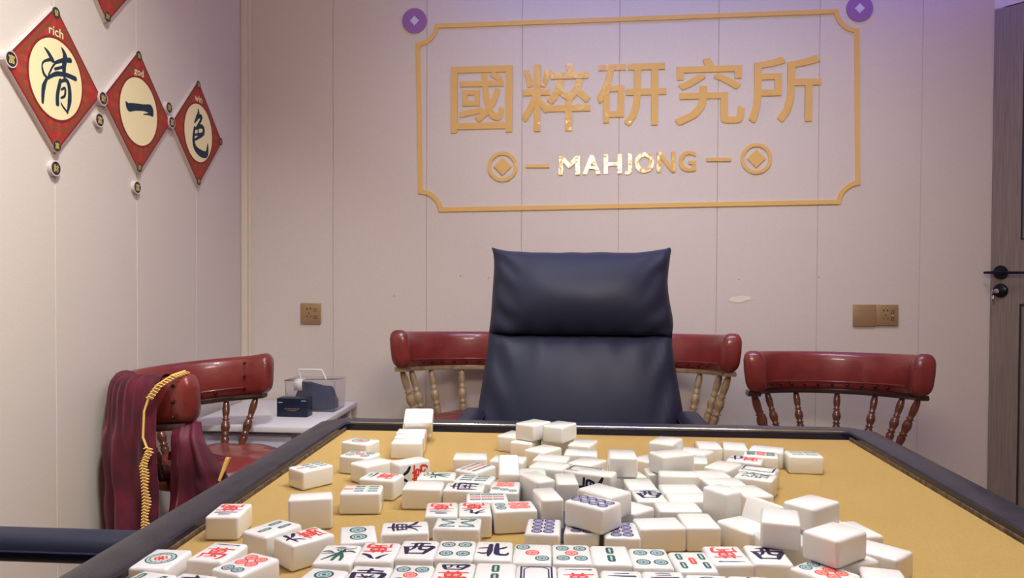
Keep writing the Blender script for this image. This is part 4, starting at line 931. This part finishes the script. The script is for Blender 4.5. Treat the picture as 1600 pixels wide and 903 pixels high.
# ------------------------------------------------------------------ maroon robe over the left chair
CX,CY=-1.075,2.272
def cw(x,y,z): return Vector((CX-y,CY+x,z))    # chair local to world (rz = 90)
rail0=0
rb=thing('robe','maroon velvet robe with gold fringe draped over the corner chair','robe',(CX-.2,CY-.2,0))
RO=Vector((CX-.2,CY-.2,0))
def robe_sheet(name,P):
    b=B(); b.grid([[p-RO for p in r] for r in P],'velvet'); o=b.obj(name,rb,True,80)
    m=o.modifiers.new('s','SOLIDIFY'); m.thickness=.004; m.offset=0; m=o.modifiers.new('u','SUBSURF'); m.levels=1; m.render_levels=1
    return o
rail=.643
secp=[(-.050,-.07),(-.048,-.02),(-.044,.03),(-.030,.062),(0,.074),(.030,.066),(.044,.035),(.047,-.02),(.049,-.07)]
P=[]; nu=44
def pathpt(a,off,dz):
    x,y,r=chair_path(a); L=sqrt(x*x+y*y) if y>0 else abs(x); 
    if y>0: nx,ny=x/L,y/L
    else: nx,ny=(1 if x>0 else -1),0
    return cw(x+nx*off,y+ny*off,rail+r+dz)
for off,dz in secp:
    P.append([pathpt(-.20-.66*i/nu, off+.003*sin(i*1.3), dz+.002*sin(i*.9)) for i in range(nu+1)])
for k in range(1,19):
    v=k/18; dz=-.07-.47*v; row=[]
    for i in range(nu+1):
        s=i/nu; fold=(.005+.016*v)*sin(s*22+1.8*sin(v*2.6+s*3)+2.5*noise.noise(Vector((s*3,v*1.2,5))))+.010*v*sin(s*9+1+v*2)
        off=.052+fold-.006*v+ .012*noise.noise(Vector((s*5,v*4,2)))+.005*noise.noise(Vector((s*13,v*9,7)))
        p=pathpt(-.20-.66*s-.04*v*(s-.5), off, dz); p.x=max(p.x,XL+.006); row.append(p)
    P.append(row)
robe_sheet('outer_drape',P)
P=[]
for k in range(19):
    v=k/18; row=[]
    for i in range(31):
        s=i/30
        xa=-1.062-.03*v; xb=-1.005+.125*min(1,v*1.9)-.03*max(0,v-.6)
        x=xa+(xb-xa)*s; z=.620-.36*v-.02*s
        y=1.975-.012*sin(s*pi)+(.005+.020*v)*sin(s*14+2.2*v+2*noise.noise(Vector((s*2,v*3,1))))+.006*sin(s*31+v*5)*v+.012*noise.noise(Vector((s*4,v*5,9)))*(.3+v)+.02*v
        if v<.12: y+=.05*(.12-v)/.12
        row.append(Vector((x,y,z)))
    P.append(row)
robe_sheet('front_drape',P)
# a spill of robe on the seat
P=[]
for k in range(8):
    v=k/7; row=[]
    for i in range(17):
        s=i/16; x=-1.10+.15*v; y=2.02+.10*s*(1-.4*v); row.append(Vector((x,y,.478+.030*(1-v)*sin(pi*s)+.012*sin(s*14+v*2)*(1-v)+.012)))
    P.append(row)
robe_sheet('seat_drape',P)
fr_pts=[(-1.035,2.00,.741),(-1.052,1.965,.734),(-1.085,1.950,.710),(-1.106,1.946,.680),(-1.119,1.944,.640),(-1.121,1.944,.600),(-1.122,1.943,.571),(-1.108,1.942,.537),(-1.123,1.941,.499),(-1.118,1.940,.459),(-1.114,1.938,.408),(-1.116,1.936,.351),(-1.116,1.935,.26)]
b=B(); Q=[]
for i in range(len(fr_pts)-1):
    a=Vector(fr_pts[i]);c=Vector(fr_pts[i+1]); n=max(2,int((c-a).length/.0075))
    for k in range(n): Q.append(a+(c-a)*k/n)
Q=[q-RO for q in Q]
b.tube(Q,.0030,'fringe',6)
for i,q in enumerate(Q):
    f=i/len(Q)
    ln=.014 if f<.22 else (.004 if f<.45 else .016+.003*sin(i*.7))
    if ln<.006: 
        continue
    side=-1 if f<0 else 1
    ln*= 1
    b.tube([q+Vector((-.003,-.002,.0)),q+Vector((ln*.5,-.006,-.001)),q+Vector((ln,-.004,-.004)),q+Vector((ln*.6,-.001,-.0075)),q+Vector((0,-.002,-.005))],.0015,'fringe',5)
    b.tube([q+Vector((0,-.003,0)),q+Vector((-.006,-.004,-.004))],.0018,'fringe',5)
o=b.obj('fringe',rb); o['label']='looped gold fringe'
b=B(); q0=Vector((-.952,2.10,.485))-RO; Q=[q0+Vector((.030*k/20,.012*sin(k*.3),.030*k/20)) for k in range(21)]
Q=[Vector((-.925,1.985,.505))-RO+Vector((.022*k/20-.01,-.0,-.055+.062*k/20)) for k in range(21)]
b.tube(Q,.003,'fringe',6)
for i,q in enumerate(Q): b.tube([q,q+Vector((.006+.008*i/20,-.004,.001)),q+Vector((.003,-.003,-.005))],.0016,'fringe',5)
b.obj('fringe',rb)

# ------------------------------------------------------------------ lamps (above and behind the camera's view)
t=thing('hanging_lamp','long shaded lamp hanging low over the table, out of view overhead','lamp',(.21,.86,1.70))
b=B(); b.box((0,0,.150),(.64,.34,.012),'whiteplastic',.003); b.box((0,0,.17),(.16,.10,.03),'whiteplastic',.004); b.obj('lamp_lid',t)
b=B(); v=b.box((0,0,.072),(.60,.30,.142),'sideglow')
for f in list(b.bm.faces):
    if abs(f.normal.z)>.5: b.bm.faces.remove(f)
b.fix=False; b.obj('side_diffuser',t,False)
b=B(); b.box((0,0,.004),(.60,.30,.006),'bottomglow'); b.obj('bottom_diffuser',t,False)
b=B()
for q in (-1,1): b.tube([(q*.05,0,.18),(q*.05,0,1.01)],.003,'chrome',6)
b.obj('rod',t)
bpy.context.view_layer.update()
